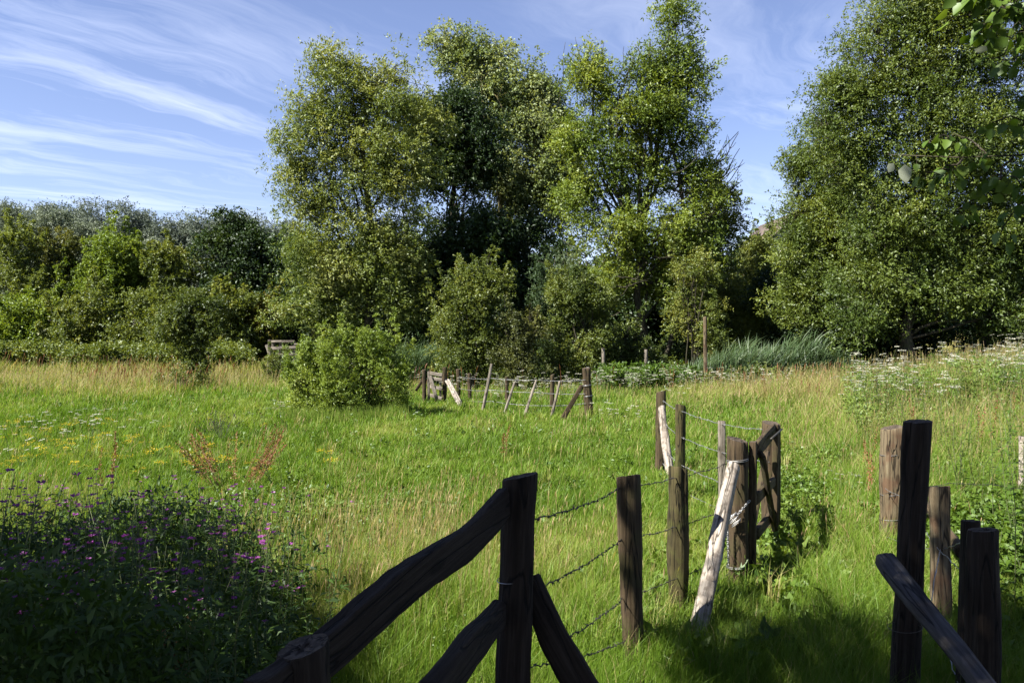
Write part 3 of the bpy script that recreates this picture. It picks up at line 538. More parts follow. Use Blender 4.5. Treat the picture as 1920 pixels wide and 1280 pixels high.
# right hand overhanging tree with twigs hanging into the picture
def overhang():
    bx, by = 4.6, 2.2; B = np.array([bx, by, float(gz(bx, by)) - .1]); root = thing('overhanging_poplar', 'near poplar whose shaded leafy twigs hang into the top right corner', 'tree', B)
    mb = MB(); T = curve_pts(B, np.array([5.0, 2.4, 10.0]), 12, 0, .03); mb.tube(T - B, np.linspace(.22, .05, 12), 10)
    Pl, Dl, Nl, Ll, vl = [], [], [], [], []
    def twig(pts, r0, nleaf, L=.064):
        P = np.array(pts); cum = np.concatenate([[0], np.cumsum(np.linalg.norm(np.diff(P, axis=0), axis=1))]); t = np.linspace(0, cum[-1], 14)
        Q = np.stack([np.interp(t, cum, P[:, k]) for k in range(3)], 1); Q[1:-1] += rng.normal(size=(12, 3)) * .012; mb.tube(Q - B, np.linspace(r0, .0025, 14), 6)
        for s in np.linspace(.12, 1, nleaf):
            p = np.array([np.interp(s * cum[-1], t, Q[:, k]) for k in range(3)]); d = unit(np.array([rng.normal() * .7 - .25, rng.normal() * .7, -rng.uniform(.1, .9)])); q = p + d * rng.uniform(.03, .07)
            mb.tube(np.array([p, (p + q) / 2 + [0, 0, .006], q]) - B, .0013, 3, cap=False)
            Pl.append(q); Dl.append(unit(d + np.array([0, 0, -.5]))); Nl.append(unit(rng.normal(size=3) + np.array([0, -.5, .6]))); Ll.append(L * rng.uniform(.7, 1.25)); vl.append(rng.uniform(.1, .7))
        return Q
    r1 = at(2150, 210, 3.6); Q = twig([T[5], r1, at(1900, 292, 4.0), at(1790, 300, 4.2), at(1665, 290, 4.3)], .018, 30)
    for (a, b, c) in [((1900, 292, 4.0), (1850, 360, 4.0), (1790, 400, 4.1)), ((1960, 285, 3.9), (1900, 400, 3.8), (1875, 440, 3.8)), ((1850, 296, 4.1), (1800, 250, 4.2), (1740, 262, 4.3)), ((1990, 270, 3.8), (1910, 220, 3.9), (1860, 230, 4.0)), ((1960, 300, 3.9), (1930, 350, 3.8), (1890, 330, 3.8)), ((1800, 300, 4.2), (1770, 320, 4.1), (1735, 318, 4.1))]:
        twig([at(*a), at(*b), at(*c)], .006, 20)
    Q = twig([T[7], at(2150, -60, 3.6), at(1960, 10, 3.9), at(1880, 40, 4.0), at(1800, 30, 4.1)], .016, 24)
    for (a, b, c) in [((1960, 10, 3.9), (1890, 90, 3.9), (1840, 110, 4.0)), ((1900, 30, 4.0), (1850, -20, 4.0), (1800, 5, 4.1)), ((1990, 20, 3.8), (1930, 70, 3.8), (1900, 50, 3.8)), ((1960, 0, 3.8), (1900, 0, 3.9), (1850, 60, 4.0)), ((2010, 30, 3.8), (1960, 150, 3.8), (1905, 190, 3.8)),
                      ((2100, 0, 3.6), (1990, 60, 3.6), (1900, 110, 3.7)), ((1990, -30, 3.8), (1900, -30, 3.9), (1820, -15, 4.0)), ((1960, 20, 3.8), (1880, 20, 3.9), (1830, 60, 4.0))]:
        twig([at(*a), at(*b), at(*c)], .006, 20)
    # crown above the frame; the dense second block is added to shade the twigs
    C = np.stack([rng.uniform(-.2, 7.5, 900), rng.uniform(-1.5, 4.2, 900), rng.uniform(4.9, 9.5, 900)], 1)
    C = np.vstack([C, np.stack([rng.uniform(-.9, 3.6, 1100), rng.uniform(1.0, 4.0, 1100), rng.uniform(4.7, 8, 1100)], 1)])
    C = C[~((C[:, 2] < CAM_H + .62 + .42 * C[:, 1]) & (C[:, 1] > 0))]
    sh = C - np.array(TO_SUN)[None] * (C[:, 2:3] / TO_SUN.z); C = C[(sh[:, 1] < 5.3 + .3 * np.sin(sh[:, 0] * 2)) | (sh[:, 0] > 7)]
    C = off_flecks(C); limbs = [T[4:]]
    for e in C[::60]: P = curve_pts(T[rng.integers(4, 10)], e, 8, .1, .05); mb.tube(P - B, np.linspace(.07, .02, 8), 6); limbs.append(P)
    NP = np.vstack(limbs)
    for e in C[::4]: k = ((NP - e) ** 2).sum(1).argmin(); mb.tube(curve_pts(NP[k], e, 5, .05, .05) - B, np.linspace(.02, .006, 5), 3, cap=False)
    link('trunk', mb.mesh('trunk', True), M_BARK, root)
    O = unit(rng.normal(size=C.shape)); P, D, Nn, ln, wd, v = cluster_leaves(C, O, .42, 40, .11, .75, (0, 0, -.4), .6)
    V, Q_, Tt, va = leaves(P - B, D, Nn, ln, wd, v); link('crown', new_mesh('crown', V, [Q_], va), M_DARK, root)
    Pl, Dl, Nl, Ll = np.array(Pl), np.array(Dl), np.array(Nl), np.array(Ll)
    V, Q_, Tt, va = leaves(Pl - B, Dl, Nl, Ll, Ll * .85, np.array(vl), True, .15, .12); link('leaves', new_mesh('leaves', V, [Q_, Tt], va), M_WEED, root)
    # the two pale undersides catching light
    pc = np.array([at(1697, 308, 4.2), at(1676, 306, 4.22), at(1852, 95, 3.95)]); dd = np.array([[.05, 0, -1.], [-.5, 0, -.8], [-.9, 0, .1]]); nn = np.array([[.1, 1, .1], [0, 1, .2], [0, .5, 1.]])
    V, Q_, Tt, va = leaves(pc - B, dd, nn, np.array([.105, .06, .07]), np.array([.075, .05, .05]), np.array([1., .9, .9]), True, .08, .08); po = link('leaves', new_mesh('pale_leaves', V, [Q_, Tt], va), M_WHITE2, root); po['label'] = 'pale undersides of leaves turned to the light'
M_WHITE2 = leaf_mat('leaf_underside', [(0, (.30, .34, .26)), (1, (.42, .46, .36))], .4, tcol=(1, 1, .9))
overhang()

# ------------------------------------------------------------ house behind the wood
def house():
    Y = 62; c = at(1487, 608, Y); s = Y / F_PX; z_e = at(0, 462, Y)[2]; z_r = at(0, 398, Y)[2]
    x0, x1 = at(1431, 600, Y)[0], at(1557, 600, Y)[0]; y0, y1 = Y, Y + 9.0; g0 = float(gz((x0 + x1) / 2, Y)); xm = (x0 + x1) / 2
    O = np.array([xm, (y0 + y1) / 2, g0]); root = thing('brick_house', 'white gabled house with a brown tiled roof peeping over the hawthorn', 'house', O)
    M_RENDER = plain('white_render', (.42, .40, .38), .8, 0, .12, 3); M_TILE = plain('brown_roof_tile', (.12, .09, .08), .8, 0, .35, 12); M_FRAME = plain('window_frame_paint', (.72, .72, .70), .5); M_GLASS = plain('window_glass', (.04, .05, .06), .08)
    mb = MB(); hx, hy = (x1 - x0) / 2, (y1 - y0) / 2; hz = z_e - g0
    V = [(-hx, -hy, 0), (hx, -hy, 0), (hx, hy, 0), (-hx, hy, 0), (-hx, -hy, hz), (hx, -hy, hz), (hx, hy, hz), (-hx, hy, hz), (0, -hy, z_r - g0), (0, hy, z_r - g0)]
    mb.add(V, [(0, 1, 5, 4), (1, 2, 6, 5), (2, 3, 7, 6), (3, 0, 4, 7)], [(4, 5, 8), (6, 7, 9)]); link('wall', mb.mesh('wall'), M_RENDER, root)
    mb = MB(); hr = z_r - g0; sl = (hr - hz) / hx; ov = .35; n = 18
    for sg in (-1, 1):
        for k in range(n):     # courses of tiles, each lapping the next
            a, b = k / n, (k + 1) / n; xa, xb = sg * (hx + ov) * (1 - a), sg * (hx + ov) * (1 - b); za, zb = hr + .12 - sl * abs(xa), hr + .12 - sl * abs(xb)
            V = [(xa, -hy - ov, za + .06), (xa, hy + ov, za + .06), (xb, hy + ov, zb + .01), (xb, -hy - ov, zb + .01), (xa, -hy - ov, za - .05), (xa, hy + ov, za - .05), (xb, hy + ov, zb - .08), (xb, -hy - ov, zb - .08)]
            mb.add(V, [(0, 1, 2, 3), (7, 6, 5, 4), (0, 3, 7, 4), (1, 5, 6, 2), (0, 4, 5, 1)])
    rf = link('roof', mb.mesh('roof'), M_TILE, root)
    mb = MB(); mb.box((hx * .5, hy * .4, hr - .9), (.35, .35, .8)); mb.box((hx * .5, hy * .4, hr - .05), (.42, .42, .06)); link('chimney', mb.mesh('chimney'), M_TILE, rf)
    for wx in (-hx * .5, hx * .45):
        for wz in (1.6, hz - 1.2):
            mb = MB()
            for a in (-1, 1): mb.box((wx + a * .55, -hy - .02, wz), (.05, .05, .7)); mb.box((wx, -hy - .02, wz + a * .68), (.6, .05, .05))
            mb.box((wx, -hy - .02, wz), (.03, .04, .64)); wo = link('window', mb.mesh('window'), M_FRAME, root)
            mb = MB(); mb.box((wx, -hy + .0, wz), (.54, .012, .66)); link('pane', mb.mesh('pane'), M_GLASS, wo)
house()
def power():
    a, b = np.array([12.0, 80, 0.]), np.array([44.0, 84, 0.]); z = 2.2 + (608 - 434) / F_PX * 80
    root = thing('power_line', 'thin overhead wire between two poles, crossing the sky beside the house roof', 'power line', a)
    for p in (a, b): mb = MB(); mb.tube(np.array([p + [0, 0, -.3], p + [0, 0, z / 2], p + [0, 0, z + .3]]) - a, [.16, .14, .1], 8); link('pole', mb.mesh('pole', True), M_BARK, root)
    mb = MB(); t = np.linspace(0, 1, 20)[:, None]; P = a + (b - a) * t + np.array([0, 0, 1]) * (z - 2.0 * t * (1 - t)); mb.tube(P - a, .02, 4); link('wire', mb.mesh('wire'), M_RUST, root)
power()

# ------------------------------------------------------------ timber members
def timber(name, p0, p1, w0, w1, m, parent, expo=2.0, h0=None, h1=None, bend=None, rough=.05, roll_ref=None, sides=32, rings=26, twist=0.0, cap=True, seed=None, taper_end=0.0, endm=None):
    """a post or rail from p0 to p1 (world). w: half widths along local x, h: along local y. bend: list of local (x,y) offsets along it"""
    p0, p1 = Vector(p0), Vector(p1); org = parent.location; ax = (p1 - p0); L = ax.length; ax.normalize()
    ref = Vector(roll_ref) if roll_ref is not None else Vector((1, 0, 0)) if abs(ax.x) < .8 else Vector((0, 0, 1))
    X = (ref - ax * ref.dot(ax)).normalized(); Yv = ax.cross(X); Rm = Matrix((X, Yv, ax)).transposed()
    r = np.random.default_rng(seed if seed is not None else abs(int((p0.x * 37 + p0.y * 91 + p1.z * 53 + p1.x * 11) * 100)) % 99999)
    h0 = w0 if h0 is None else h0; h1 = w1 if h1 is None else h1; th = np.arange(sides) / sides * 2 * math.pi; e = 2 / expo
    cx = np.sign(np.cos(th)) * np.abs(np.cos(th)) ** e; cyy = np.sign(np.sin(th)) * np.abs(np.sin(th)) ** e
    t = np.linspace(0, 1, rings); mb = MB(); lob = r.uniform(0, 6.28, 4); V = []; crk = r.uniform(0, 6.28, 2)
    bx = np.interp(t, np.linspace(0, 1, len(bend)), [b[0] for b in bend]) if bend else 0 * t; by = np.interp(t, np.linspace(0, 1, len(bend)), [b[1] for b in bend]) if bend else 0 * t
    if bend: # smooth
        for _ in range(2): bx[1:-1] = (bx[:-2] + bx[1:-1] * 2 + bx[2:]) / 4; by[1:-1] = (by[:-2] + by[1:-1] * 2 + by[2:]) / 4
    zz = t * L
    prof = lambda tt: (1 + rough * np.sin(2 * th + lob[0] + tt * 1.5) + rough * .7 * np.sin(3 * th + lob[1] + tt * 4) + rough * .5 * np.sin(5 * th + lob[2] - tt * 7) + r.normal(size=sides) * rough * .25
                       - .22 * (.35 + .65 * tt ** 2) * np.exp(-((np.angle(np.exp(1j * (th - crk[0] - .15 * np.sin(tt * 5))))) / .16) ** 2) * (expo < 3) - .14 * (1 - .6 * tt) * np.exp(-((np.angle(np.exp(1j * (th - crk[1])))) / .14) ** 2) * (expo < 3))
    ea = np.convolve(r.normal(size=rings + 4), [.25, .5, .25], 'same')[2:-2]; eb = np.convolve(r.normal(size=rings + 4), [.25, .5, .25], 'same')[2:-2]
    for k in range(rings):
        w_ = w0 + (w1 - w0) * t[k]; h_ = h0 + (h1 - h0) * t[k]; f = prof(t[k]) * (1 + rough * .8 * math.sin(t[k] * 9 + lob[3]))
        sd_ = np.where(cx > 0, 1 + ea[k] * rough * .9, 1 + eb[k] * rough * .9)
        V.append(np.stack([cx * w_ * f * sd_ + bx[k], cyy * h_ * f + by[k], np.full(sides, zz[k])], 1))
    f = prof(1.0); top = V[-1].copy(); c = np.array([bx[-1], by[-1], L]); tilt = r.normal(size=2) * .13
    def ring(src, s, dz): q = (src - c) * s; q[:, 2] = dz + q[:, 0] * tilt[0] + q[:, 1] * tilt[1]; return q + c
    V[-1] = ring(top, 1.0, -.006 + r.normal(size=sides) * .0025); V.append(ring(top, .95, .002 + r.normal(size=sides) * .001)); nb = len(V)
    VV = np.vstack(V); i = np.arange(nb - 1)[:, None] * sides; j = np.arange(sides)[None]; k2 = (j + 1) % sides
    mb.add(VV, np.stack([i + j, i + k2, i + sides + k2, i + sides + j], -1).reshape(-1, 4), [((0), (b + 1) % sides, b) for b in range(1, sides - 1)])
    me = mb.mesh(name, True)
    o = link(name, me, m, parent); o.matrix_basis = Matrix.Translation(p0 - org) @ Rm.to_4x4()
    # end grain
    mb2 = MB(); R0 = V[-1]; rs = [R0]
    for s in (.7, .4, .15): rs.append(ring(top, s * .95, .003 - .006 * (1 - s) + r.normal(size=sides) * .002))
    VV = np.vstack(rs + [ring(top, 0, -.006)[:1]]); i = np.arange(3)[:, None] * sides
    mb2.add(VV, np.stack([i + j, i + k2, i + sides + k2, i + sides + j], -1).reshape(-1, 4), [(3 * sides + b, 3 * sides + (b + 1) % sides, 4 * sides) for b in range(sides)])
    eo = link('end_grain', mb2.mesh('end_grain', False), endm or M_END, o)
    return o
def gpt(px, py, top_px=None):
    "ground point (z ~ terrain) under a pixel"
    Y = F_PX * CAM_H / (py - 608)
    for _ in range(6):
        z = float(gz(at(px, py, Y)[0], Y)); Y = F_PX * (CAM_H - z) / (py - 608)
    return at(px, py, Y)
def post(parent, bx, tx, ty, Y, wpx, m, name='post', expo=2.0, lean_y=0.0, w1=None, rough=.05, sink=.25, label=None, by=None):
    "post whose top is at pixel (tx,ty) at depth Y; bx: pixel x of its foot"
    T = at(tx, ty, Y + lean_y); B = at(bx, by or 1000, Y); B[2] = float(gz(B[0], Y)) - sink
    # extend the lean down to the ground
    r = wpx / 2 / F_PX * Y; r1 = (w1 or wpx) / 2 / F_PX * Y
    o = timber(name, B, T, r, r1, m, parent, expo, rough=rough)
    if label: o['label'] = label
    return o
def wire(parent, pts, m=None, rad=.0022, barbs=True, name='barbed_wire', sag=.02, step=.13, end_wrap=None):
    mb = MB(); org = np.array(parent.location); pts = [np.array(p) for p in pts]
    for a, b in zip(pts[:-1], pts[1:]):
        L = np.linalg.norm(b - a); n = max(6, int(L / .05)); t = np.linspace(0, 1, n)[:, None]; P = a + (b - a) * t - np.array([0, 0, 1]) * sag * L * 4 * t * (1 - t) * .5
        P[1:-1] += rng.normal(size=(n - 2, 3)) * .003; ph = np.arange(n) * 1.9
        for s in (0, math.pi): mb.tube(P + rad * .9 * np.stack([np.cos(ph + s), np.sin(ph * .7 + s), np.sin(ph + s)], 1) - org, rad, 4, cap=False)
        if barbs:
            for q in np.arange(step * .6, L, step):
                c = P[int(q / L * (n - 1))]
                mb.tube(np.array([c + [0, 0, .006], c - [.004, 0, 0], c - [0, 0, .006], c + [.006, 0, 0]]) - org, rad * 1.2, 4)
                for z in range(2):
                    d = unit(rng.normal(size=3)) * .017; mb.tube(np.array([c - d, c, c + d]) - org, [rad * .4, rad * .95, rad * .4], 4)
    return link(name, mb.mesh(name), m or M_RUST, parent)
def hoop(parent, c, r, m=None, rad=.002, name='wire_loop', turns=2, ry=1.0, tilt=.1):
    mb = MB(); th = np.linspace(0, 6.283 * turns, 26 * turns); P = np.stack([np.cos(th) * r, np.sin(th) * r * ry, np.linspace(-.006, .006, len(th)) * turns + np.cos(th) * tilt * r], 1) + np.array(c) - np.array(parent.location)
    mb.tube(P, rad, 4); return link(name, mb.mesh(name), m or M_RUST, parent)

# footbridge handrail on the left, in the foreground
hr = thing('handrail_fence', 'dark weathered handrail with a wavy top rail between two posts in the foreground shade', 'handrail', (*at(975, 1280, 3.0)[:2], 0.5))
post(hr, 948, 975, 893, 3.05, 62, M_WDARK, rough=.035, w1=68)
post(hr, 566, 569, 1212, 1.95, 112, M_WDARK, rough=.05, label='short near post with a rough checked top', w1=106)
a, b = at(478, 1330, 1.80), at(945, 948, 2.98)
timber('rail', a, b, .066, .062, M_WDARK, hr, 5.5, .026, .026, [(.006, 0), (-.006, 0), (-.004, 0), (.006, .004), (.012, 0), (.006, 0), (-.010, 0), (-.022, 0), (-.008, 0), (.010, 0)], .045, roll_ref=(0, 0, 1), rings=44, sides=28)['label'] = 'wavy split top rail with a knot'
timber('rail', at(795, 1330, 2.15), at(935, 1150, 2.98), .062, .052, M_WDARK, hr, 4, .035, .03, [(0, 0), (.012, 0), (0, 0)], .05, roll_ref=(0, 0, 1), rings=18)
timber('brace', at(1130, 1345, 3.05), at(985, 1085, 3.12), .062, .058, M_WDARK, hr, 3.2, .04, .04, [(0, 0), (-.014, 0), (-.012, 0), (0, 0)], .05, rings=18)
hoop(hr, at(962, 1085, 3.05), .062, M_WIRE, .0018, 'staple', 1)

# near barbed wire fence running to the open gate
nf = thing('barbed_wire_fence', 'near barbed wire fence of round posts with a bleached prop, ending at the open gate', 'fence', (*at(1272, 1170, 5.6)[:2], 0))
post(nf, 1190, 1179, 892, 5.15, 44, M_WBROWN, w1=46, rough=.04)
post(nf, 1273, 1271, 877, 5.88, 39, M_WGREEN, rough=.06, label='green algae stained post with knots')
timber('brace', at(1304, 1195, 5.45), at(1374, 872, 6.42), .068, .055, M_WPALE, nf, 2.1, bend=[(0, 0), (.012, 0), (.0, 0), (.006, 0)], rough=.07, rings=24)['label'] = 'bleached leaning prop with bark flecks'
gp = post(nf, 1388, 1382, 824, 6.6, 37, M_WBROWN, name='gate_post', rough=.035, w1=38, label='thick gate post wrapped with wire and chain')
W = lambda px, py, Y: at(px, py, Y)
wire(nf, [W(1003, 972, 3.1), W(1160, 915, 5.10), W(1255, 898, 5.72), W(1365, 868, 6.55)])
wire(nf, [W(1012, 1100, 3.15), W(1165, 1010, 5.10), W(1255, 992, 5.72), W(1368, 950, 6.55)])
wire(nf, [W(1030, 1212, 3.2), W(1168, 1122, 5.10), W(1257, 1088, 5.72), W(1370, 1040, 6.55)])
wire(nf, [W(985, 1250, 3.1), W(1175, 1200, 5.12), W(1262, 1150, 5.72), W(1372, 1068, 6.55)])
for py in (862, 1060): hoop(nf, at(1383, py, 6.6), .088, M_WIRE, .003, 'wire_loop', 2)
def chain(parent, pts, n=30, name='chain'):
    mb = MB(); org = np.array(parent.location); P = np.array([np.array(p) for p in pts]); cum = np.concatenate([[0], np.cumsum(np.linalg.norm(np.diff(P, axis=0), axis=1))])
    for k, s in enumerate(np.linspace(0, cum[-1], n)):
        c = np.array([np.interp(s, cum, P[:, q]) for q in range(3)]); d = unit(np.array([np.interp(min(cum[-1], s + .01), cum, P[:, q]) - np.interp(max(0, s - .01), cum, P[:, q]) for q in range(3)])[None])[0]
        sd = unit(np.cross(d, [0, 1, 0.2] if k % 2 else [1, 0.1, 0])[None])[0]; th = np.linspace(0, 6.283, 9)
        mb.tube(c - org + np.cos(th)[:, None] * d * .018 + np.sin(th)[:, None] * sd * .009, .0032, 4, cap=False)
    return link(name, mb.mesh(name), M_WIRE, parent)
chain(nf, [at(1366, 1060, 6.5), at(1364, 985, 6.5), at(1370, 968, 6.48), at(1385, 962, 6.49), at(1404, 940, 6.52)], 34)
for q in range(3): hoop(nf, at(1372 + q * 4, 968 + q * 6, 6.47), .035, M_WIRE, .003, 'chain', 2, .5, .8)

# open gate
def gate():
    A = at(1410, 1110, 6.62); Bp = at(1453, 1035, 8.0); A[2] = Bp[2] = 0
    root = thing('field_gate', 'brown wooden gate standing open, with four rails and a diagonal brace, between two gate posts', 'gate', A)
    d = unit((Bp - A)[None])[0]; zt0 = at(1410, 828, 6.62)[2]; n = (0, 0, 1)
    timber('stile', A + [0, 0, -.02], A + [0, 0, zt0], .034, .034, M_WBROWN, root, 6, .03, .03, rough=.02, roll_ref=tuple(d), rings=8)
    E = Bp.copy(); E2 = Bp.copy(); E2[2] = at(1453, 795, 8.0)[2]; E[2] = .12
    timber('stile', E, E2, .05, .05, M_WBROWN, root, 6, .03, .03, rough=.02, roll_ref=tuple(d), rings=8)
    tops = [(1416, 846, 1450, 806), (1416, 935, 1450, 902), (1418, 1000, 1449, 962), (1416, 1075, 1450, 1030)]
    for k, (x0, y0, x1, y1) in enumerate(tops):
        w_ = .07 if k == 0 else .05; timber('rail', at(x0, y0, 6.66), at(x1, y1, 7.96), w_, w_ * .95, M_WBROWN, root, 6, .022, .022, rough=.02, roll_ref=(0, 0, 1), rings=8)
    off = np.array([.045, -.02, 0]); timber('brace', at(1417, 850, 6.7) + off, at(1448, 1020, 7.9) + off, .045, .045, M_WBROWN, root, 6, .016, .016, rough=.02, roll_ref=(0, 1, 0), rings=8)
    timber('brace', at(1447, 850, 7.9) - off, at(1422, 985, 6.9) - off, .035, .035, M_WBROWN, root, 6, .016, .016, rough=.02, roll_ref=(0, 1, 0), rings=8)
    mb = MB(); c0, c1 = at(1435, 822, 7.2) + [.05, -.01, 0], at(1456, 804, 8.0) + [.05, -.01, 0]; mb.tube(np.array([c0, (c0 + c1) / 2, c1]) - A, .012, 4); link('hinge_strap', mb.mesh('hinge_strap'), M_RUST, root)
gate()
ff = thing('corner_fence', 'wire fence from the far gate post to a tall post with a white prop', 'fence', (*at(1240, 880, 11.7)[:2], 0))
post(ff, 1445, 1446, 793, 8.2, 32, M_WBROWN, name='gate_post', expo=3, rough=.03, label='far gate post behind the open gate')
post(ff, 1355, 1353, 789, 9.0, 13, M_WGREY, expo=4, rough=.03)
post(ff, 1274, 1276, 760, 9.9, 20, M_WGREEN, rough=.05)
post(ff, 1236, 1240, 734, 11.6, 19, M_WBROWN, rough=.05, label='tall corner post')
timber('brace', at(1258, 905, 10.9), at(1240, 763, 11.4), .062, .055, M_WPALE, ff, 2.1, rough=.05)['label'] = 'bleached leaning prop'
for y3, y2, y1, y0 in ((751, 771, 795, 806), (790, 820, 848, 866), (840, 872, 905, 925), (868, 920, 955, 985)):
    wire(ff, [W(1243, y3, 11.5), W(1278, y2, 9.82), W(1354, y1, 8.95), W(1443, y0, 8.1)], M_WIRE, .0026)
wire(ff, [W(1243, 870, 11.6), W(1246, 760, 11.5)], M_WIRE, .004, name='wire_tie')

# right hand fence
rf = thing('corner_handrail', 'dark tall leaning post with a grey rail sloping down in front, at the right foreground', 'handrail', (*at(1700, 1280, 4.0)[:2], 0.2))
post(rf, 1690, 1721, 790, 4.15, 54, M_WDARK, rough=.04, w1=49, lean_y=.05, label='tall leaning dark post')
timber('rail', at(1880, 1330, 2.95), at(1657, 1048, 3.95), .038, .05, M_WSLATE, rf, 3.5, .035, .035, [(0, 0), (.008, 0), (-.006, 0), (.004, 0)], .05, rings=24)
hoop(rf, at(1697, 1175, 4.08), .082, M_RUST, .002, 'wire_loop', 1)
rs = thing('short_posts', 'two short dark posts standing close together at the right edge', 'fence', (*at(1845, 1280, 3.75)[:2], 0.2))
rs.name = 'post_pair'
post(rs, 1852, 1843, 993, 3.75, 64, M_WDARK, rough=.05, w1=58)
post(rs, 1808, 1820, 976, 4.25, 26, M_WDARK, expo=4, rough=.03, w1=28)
rw = thing('side_fence', 'sunlit split posts of a wire fence with a slanting brace behind the tall dark post', 'fence', (*at(1672, 1040, 7.4)[:2], 0))
post(rw, 1670, 1673, 801, 7.3, 38, M_WRED, expo=2.6, rough=.07, label='sunlit reddish split post')
post(rw, 1772, 1760, 912, 5.3, 32, M_WRED, expo=4, rough=.05)
timber('brace', at(1805, 1035, 5.3), at(1735, 945, 6.9), .04, .035, M_WBROWN, rw, 2.2, rough=.05)
wire(rw, [W(1660, 915, 7.2), W(1690, 930, 6.6), W(1760, 1030, 5.2), W(1830, 1090, 4.4)], M_WIRE, .002, False, 'wire')
wire(rw, [W(1660, 925, 7.2), W(1780, 905, 7.4), W(1860, 908, 7.6), W(1990, 925, 7.8)], M_RUST, .002)
wire(rw, [W(1660, 1005, 7.2), W(1765, 1030, 5.3), W(1830, 1000, 4.4)], M_WIRE, .002, False, 'wire')
wire(rw, [W(1765, 1015, 5.3), W(1745, 1130, 4.9), W(1800, 1290, 4.2)], M_WIRE, .0022, False, 'wire')
for py in (848, 922, 968, 1005): hoop(rw, at(1671, py + 3, 7.3), .094, M_WIRE, .0022, 'wire_loop', 1)
ps = thing('pale_post', 'pale post cut by the right edge among tall herbs', 'post', (*at(1916, 900, 9.0)[:2], 0)); post(ps, 1917, 1918, 818, 9.0, 14, M_WPALE, name='shaft')

# far fence with leaning stakes
fs = thing('stake_fence', 'far wire fence of upright posts and pale leaning stakes in the middle of the meadow', 'fence', (*at(960, 780, 19.5)[:2], 0))
post(fs, 1106, 1099, 690, 18.2, 15, M_WBROWN, rough=.07, label='thick end post at the right end of the fence')
post(fs, 882, 880, 700, 22.5, 7.5, M_WBROWN); post(fs, 951, 950, 706, 21.5, 7, M_WBROWN); post(fs, 1034, 1036, 702, 20.6, 8, M_WBROWN, w1=8); post(fs, 861, 859, 692, 23, 7.5, M_WBROWN)
for bx, by, tx, ty, Y, wp in ((902, 778, 922, 682, 20.0, 6.5), (942, 778, 965, 716, 19.6, 5.5), (980, 782, 1006, 712, 19.3, 5.5), (1030, 790, 1050, 714, 18.7, 5.5)):
    timber('stake', at(bx, by + 8, Y), at(tx, ty, Y + .1), wp / 2 / F_PX * Y * 1.1, wp / 2 / F_PX * Y * .8, M_WGREY, fs, 2.2, rough=.06)
timber('brace', at(1052, 790, 18.4), at(1092, 722, 18.3), .06, .055, M_WBROWN, fs, 4, .03, .03, rough=.04)
for ys in ((706, 709, 712, 712), (728, 731, 735, 738), (748, 752, 760, 756)):
    wire(fs, [W(861, ys[0], 22.9), W(922, ys[1], 20.6), W(1006, ys[2], 19.6), W(1098, ys[3], 18.1)], M_WIRE, .0045, True, sag=.03)
hoop(fs, at(1101, 722, 18.2), .10, M_WIRE, .005); hoop(fs, at(1103, 742, 18.2), .10, M_WIRE, .005)
fg = thing('small_gate', 'small pale wooden gate with a diagonal plank between two posts, beside the willow bush', 'gate', (*at(818, 760, 22)[:2], 0))
for bx, tx, ty, wp, m in ((796, 795, 693, 7.5, M_WBROWN), (833, 834, 689, 8.5, M_WBROWN)): post(fg, bx, tx, ty, 22.2, wp, m, name='gate_post')
for x0, y0, x1, y1 in ((805, 699, 829, 703), (805, 709, 829, 712), (806, 724, 829, 729), (806, 740, 828, 747)): timber('rail', at(x0, y0, 22.0), at(x1, y1, 21.9), .045, .045, M_WGREY, fg, 6, .02, .02, rough=.02, roll_ref=(0, 0, 1), rings=4)
for px in (804, 826): timber('stile', at(px, 752, 22.0), at(px, 696 + (px > 810) * 6, 22.0), .035, .035, M_WGREY, fg, 6, .025, .025, rough=.02, rings=4)
timber('brace', at(820, 752, 21.92), at(806, 704, 21.92), .05, .05, M_WPALE, fg, 6, .015, .015, rough=.02, rings=4)
timber('prop', at(866, 764, 21.0), at(838, 712, 22.0), .075, .07, M_WPALE, fg, 4, .03, .03, rough=.04, rings=6)['label'] = 'pale leaning prop plank'
timber('prop', at(780, 732, 22.4), at(791, 714, 22.3), .04, .04, M_WBROWN, fg, 4, .03, .03, rough=.04, rings=6)
# far rail fence
rfn = thing('rail_fence', 'weathered pale post and rail fence far off, left of the willow bush', 'fence', (*at(550, 668, 35)[:2], 0))
for px, ty in ((505, 637), (512, 640), (526, 638), (552, 640), (576, 640), (600, 642)): post(rfn, px, px, ty, 35, 5, M_WGREY, expo=4)
timber('prop', at(508, 668, 34.85), at(500, 646, 34.85), .08, .07, M_WPALE, rfn, 4, .05, .05, rings=5)
for x0, y0, x1, y1, hh in ((508, 640, 552, 640, .08), (552, 645, 604, 646, .05), (508, 653, 555, 651, .1), (555, 657, 604, 660, .05), (520, 664, 560, 664, .06)): timber('rail', at(x0, y0, 34.9), at(x1, y1, 34.9), hh * .62, hh * .6, M_WGREY, rfn, 6, .03, .03, rough=.03, roll_ref=(0, 0, 1), rings=5)
for lab, px, ty, Y, wp, m in (('tall lone pinkish post standing in front of the dark hawthorn above the reeds', 1322, 594, 28.3, 7, M_WRED), ('lone weathered post among white umbels left of the forked ash trunk', 1131, 653, 27, 6, M_WGREY), ('short lone post at the foot of the forked ash trunk', 1211, 655, 27.5, 6, M_WGREY), ('lone grey post standing behind the willow bush', 1291, 676, 26, 4.5, M_WGREY)):
    if px == 1291: continue
    o = thing('lone_post', lab, 'post', (*at(px, 700, Y)[:2], 0)); post(o, px, px, ty, Y, wp, m, name='shaft')
